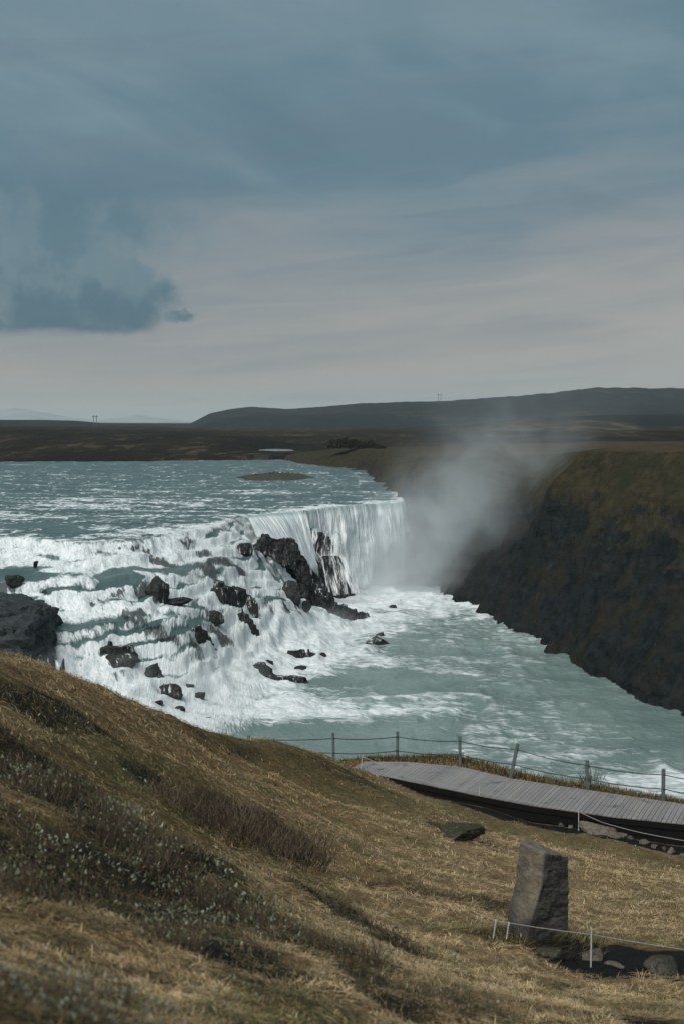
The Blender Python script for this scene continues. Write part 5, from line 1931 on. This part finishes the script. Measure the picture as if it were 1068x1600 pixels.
def scrub(px, py, D, w, h, label, seed):
    r = np.random.default_rng(seed)
    p = P(px, py, D)
    root = empty('scrub_bush', p)
    tag(root, label, 'bush', 'scrub bushes on the far headland')
    n = 2600
    u = r.normal(size=(n, 3))
    u /= np.linalg.norm(u, axis=1)[:, None]
    u[:, 2] = np.abs(u[:, 2])
    lump = 0.75 + 0.35 * fbm(u[:, 0] * 2 + seed, u[:, 1] * 2, u[:, 2] * 2, oct=3)
    rr = r.uniform(0.55, 1.0, n) ** 0.5 * lump
    c_ = u * rr[:, None] * np.array([w / 2, w / 2, h])
    s = r.uniform(0.12, 0.30, n)
    a = r.normal(size=(n, 3)) * s[:, None]
    b = r.normal(size=(n, 3)) * s[:, None]
    V = np.stack([c_ - a, c_ + b, c_ + a], 1).reshape(-1, 3)
    me = mesh('foliage', V, np.arange(3 * n).reshape(n, 3), smooth=False)
    cc = np.array([[0.016, 0.021, 0.014], [0.026, 0.030, 0.018], [0.034, 0.030, 0.018]])[r.integers(0, 3, n)]
    cattr(me, 'tint', np.repeat(cc, 3, 0))
    obj('foliage', me, SCRUBM, root)
    v, fq, ft = tube([(0, 0, -0.5), (0.1, 0, h * 0.3), (0.2, 0.1, h * 0.7)], [0.2, 0.15, 0.06], 6)
    obj('trunk', mesh('trunk', v, [np.array(fq), np.array(ft)]), TWIG, root)
    cattr(root.children[-1].data, 'tint', np.tile([0.03, 0.025, 0.02], (len(v), 1)))


scrub(522, 698, 366, 5.0, 1.9, 'dark scrub bush at the left end of the far headland thicket', 1)
scrub(538, 697, 364, 5.5, 2.6, 'tallest dark scrub bush in the left half of the headland thicket', 2)
scrub(556, 698, 362, 5.5, 2.4, 'dark scrub bush in the middle of the headland thicket', 3)
scrub(574, 699, 360, 5.5, 2.2, 'dark scrub bush right of the middle of the headland thicket', 4)
scrub(590, 703, 356, 4.6, 1.5, 'low dark scrub bush at the right end of the headland thicket', 5)

# ------------------------------------------------------------------ power line masts on the horizon
mm, mt = material('mast_timber')
finish(mt, principled(mt, mt.mix(mt.noise(mt.pos(), 1), (0.03, 0.03, 0.03), (0.05, 0.05, 0.048)), 0.8))


def mast(px, ytop, ybase, D, gap, label, r=0.30):
    b = P(px, ybase, D)
    h = (ybase - ytop) * D / F
    root = empty('power_mast', b)
    tag(root, label, 'power mast')
    for s in (-1, 1):
        v, fq, ft = tube([(s * gap / 2, 0, -3), (s * gap / 2, 0, h)], r, 6)
        obj('pole', mesh('pole', v, [np.array(fq), np.array(ft)]), mm, root)
    o = obj('crossarm', box_mesh('crossarm', gap * 2.0, 0.4, 0.45), mm, root)
    o.location = (0, 0, h * 0.88)
    for s in (-0.9, 0, 0.9):
        v, fq, ft = tube([(s * gap, 0, h * 0.86), (s * gap, 0, h * 0.74)], 0.18, 5)
        obj('insulator', mesh('insulator', v, [np.array(fq), np.array(ft)]), mm, root)


mast(149, 649, 664, 1500, 2.9, 'twin pole power mast on the left horizon')
mast(686, 615, 628, 2650, 4.6, 'twin pole power mast on the crest of the long hill', 0.42)

# ------------------------------------------------------------------ spray and haze
def mist(name, blobs, lo, hi, label, dens=1.0, nscale=0.16, step=0.8):
    lo, hi = np.array(lo, float), np.array(hi, float)
    me = box_mesh(name, *(hi - lo))
    m, t = material(name + '_volume')
    p = t.n('ShaderNodeNewGeometry').outputs['Position']
    wv = t.vm('SCALE', t.vm('SUBTRACT', t.noise(p, nscale * 0.8, 3, 0.55, col=True), (0.5, 0.5, 0.5)), scale=7.0)
    q = t.vm('ADD', p, wv)
    tot = None
    for (c_, r_, d) in blobs:
        v = t.vm('MULTIPLY', t.vm('SUBTRACT', q, tuple(c_)), tuple(1.0 / k for k in r_))
        g = t.m('MULTIPLY', t.m('EXPONENT', t.m('MULTIPLY', t.vm('DOT_PRODUCT', v, v), -1.0)), d)
        tot = g if tot is None else t.m('ADD', tot, g)
    n = t.noise(p, nscale, 5, 0.6, 0.6)
    tot = t.m('MULTIPLY', tot, t.ss(n, 0.30, 0.72, 0.25, 1.5))
    tot = t.m('MAXIMUM', t.m('SUBTRACT', t.m('MULTIPLY', tot, dens), 0.002), 0.0)
    vol = t.n('ShaderNodeVolumePrincipled')
    vol.inputs['Color'].default_value = (0.91, 0.97, 0.995, 1)
    vol.inputs['Anisotropy'].default_value = 0.1
    t.put(vol.inputs['Density'], tot)
    finish(t, None, vol.outputs[0])
    me.materials.append(m)
    o = obj(name, me)
    o.location = (lo + hi) / 2
    tag(o, label, 'mist', kind='stuff')
    try:
        m.cycles.homogeneous_volume = False
        m.cycles.volume_step_rate = step
    except Exception:
        pass
    return o


mist('spray_mist', [
    ((5.5, 188, 1.0), (7.0, 4.5, 4.2), 0.50),
    ((10.5, 187, 5.5), (5.5, 5.0, 5.5), 0.15),
    ((13.5, 183, 7.0), (6.5, 5.0, 6.5), 0.060),
    ((17.0, 181, 12.0), (7.5, 6.0, 6.5), 0.050),
    ((21.0, 182, 17.5), (9.5, 7.0, 6.0), 0.030),
    ((26.0, 184, 23.0), (11.0, 7.0, 6.0), 0.010),
    ((3.0, 183, 0.5), (5.0, 4.0, 1.8), 0.10),
], (-6, 168, -0.4), (50, 206, 33), 'pale spray rising from the foot of the main fall up the gorge')
c1 = P(110, 1060, 104)
c2 = P(470, 1005, 140)
c3 = P(300, 1060, 112)
mist('foam_spray', [
    ((c1[0], c1[1], 2.2), (4.0, 3.5, 1.6), 0.10),
    ((c2[0] + 1, c2[1], 1.2), (4.5, 3.5, 1.5), 0.09),
    ((c3[0], c3[1], 2.0), (5.0, 4.0, 1.3), 0.05),
], (-28, 97, -0.3), (6, 150, 7), 'thin low spray over the foot of the cascades', nscale=0.3)


def haze():
    lo, hi = np.array([-16000.0, -300.0, -8.0]), np.array([16000.0, 15500.0, 190.0])
    me = box_mesh('haze', *(hi - lo))
    m, t = material('haze_air')
    vol = t.n('ShaderNodeVolumePrincipled')
    vol.inputs['Color'].default_value = (0.76, 0.86, 0.90, 1)
    vol.inputs['Density'].default_value = 0.00007
    finish(t, None, vol.outputs[0])
    me.materials.append(m)
    o = obj('haze', me)
    o.location = (lo + hi) / 2
    tag(o, 'thin blue haze over the far moorland and hills', 'haze', kind='stuff')


haze()
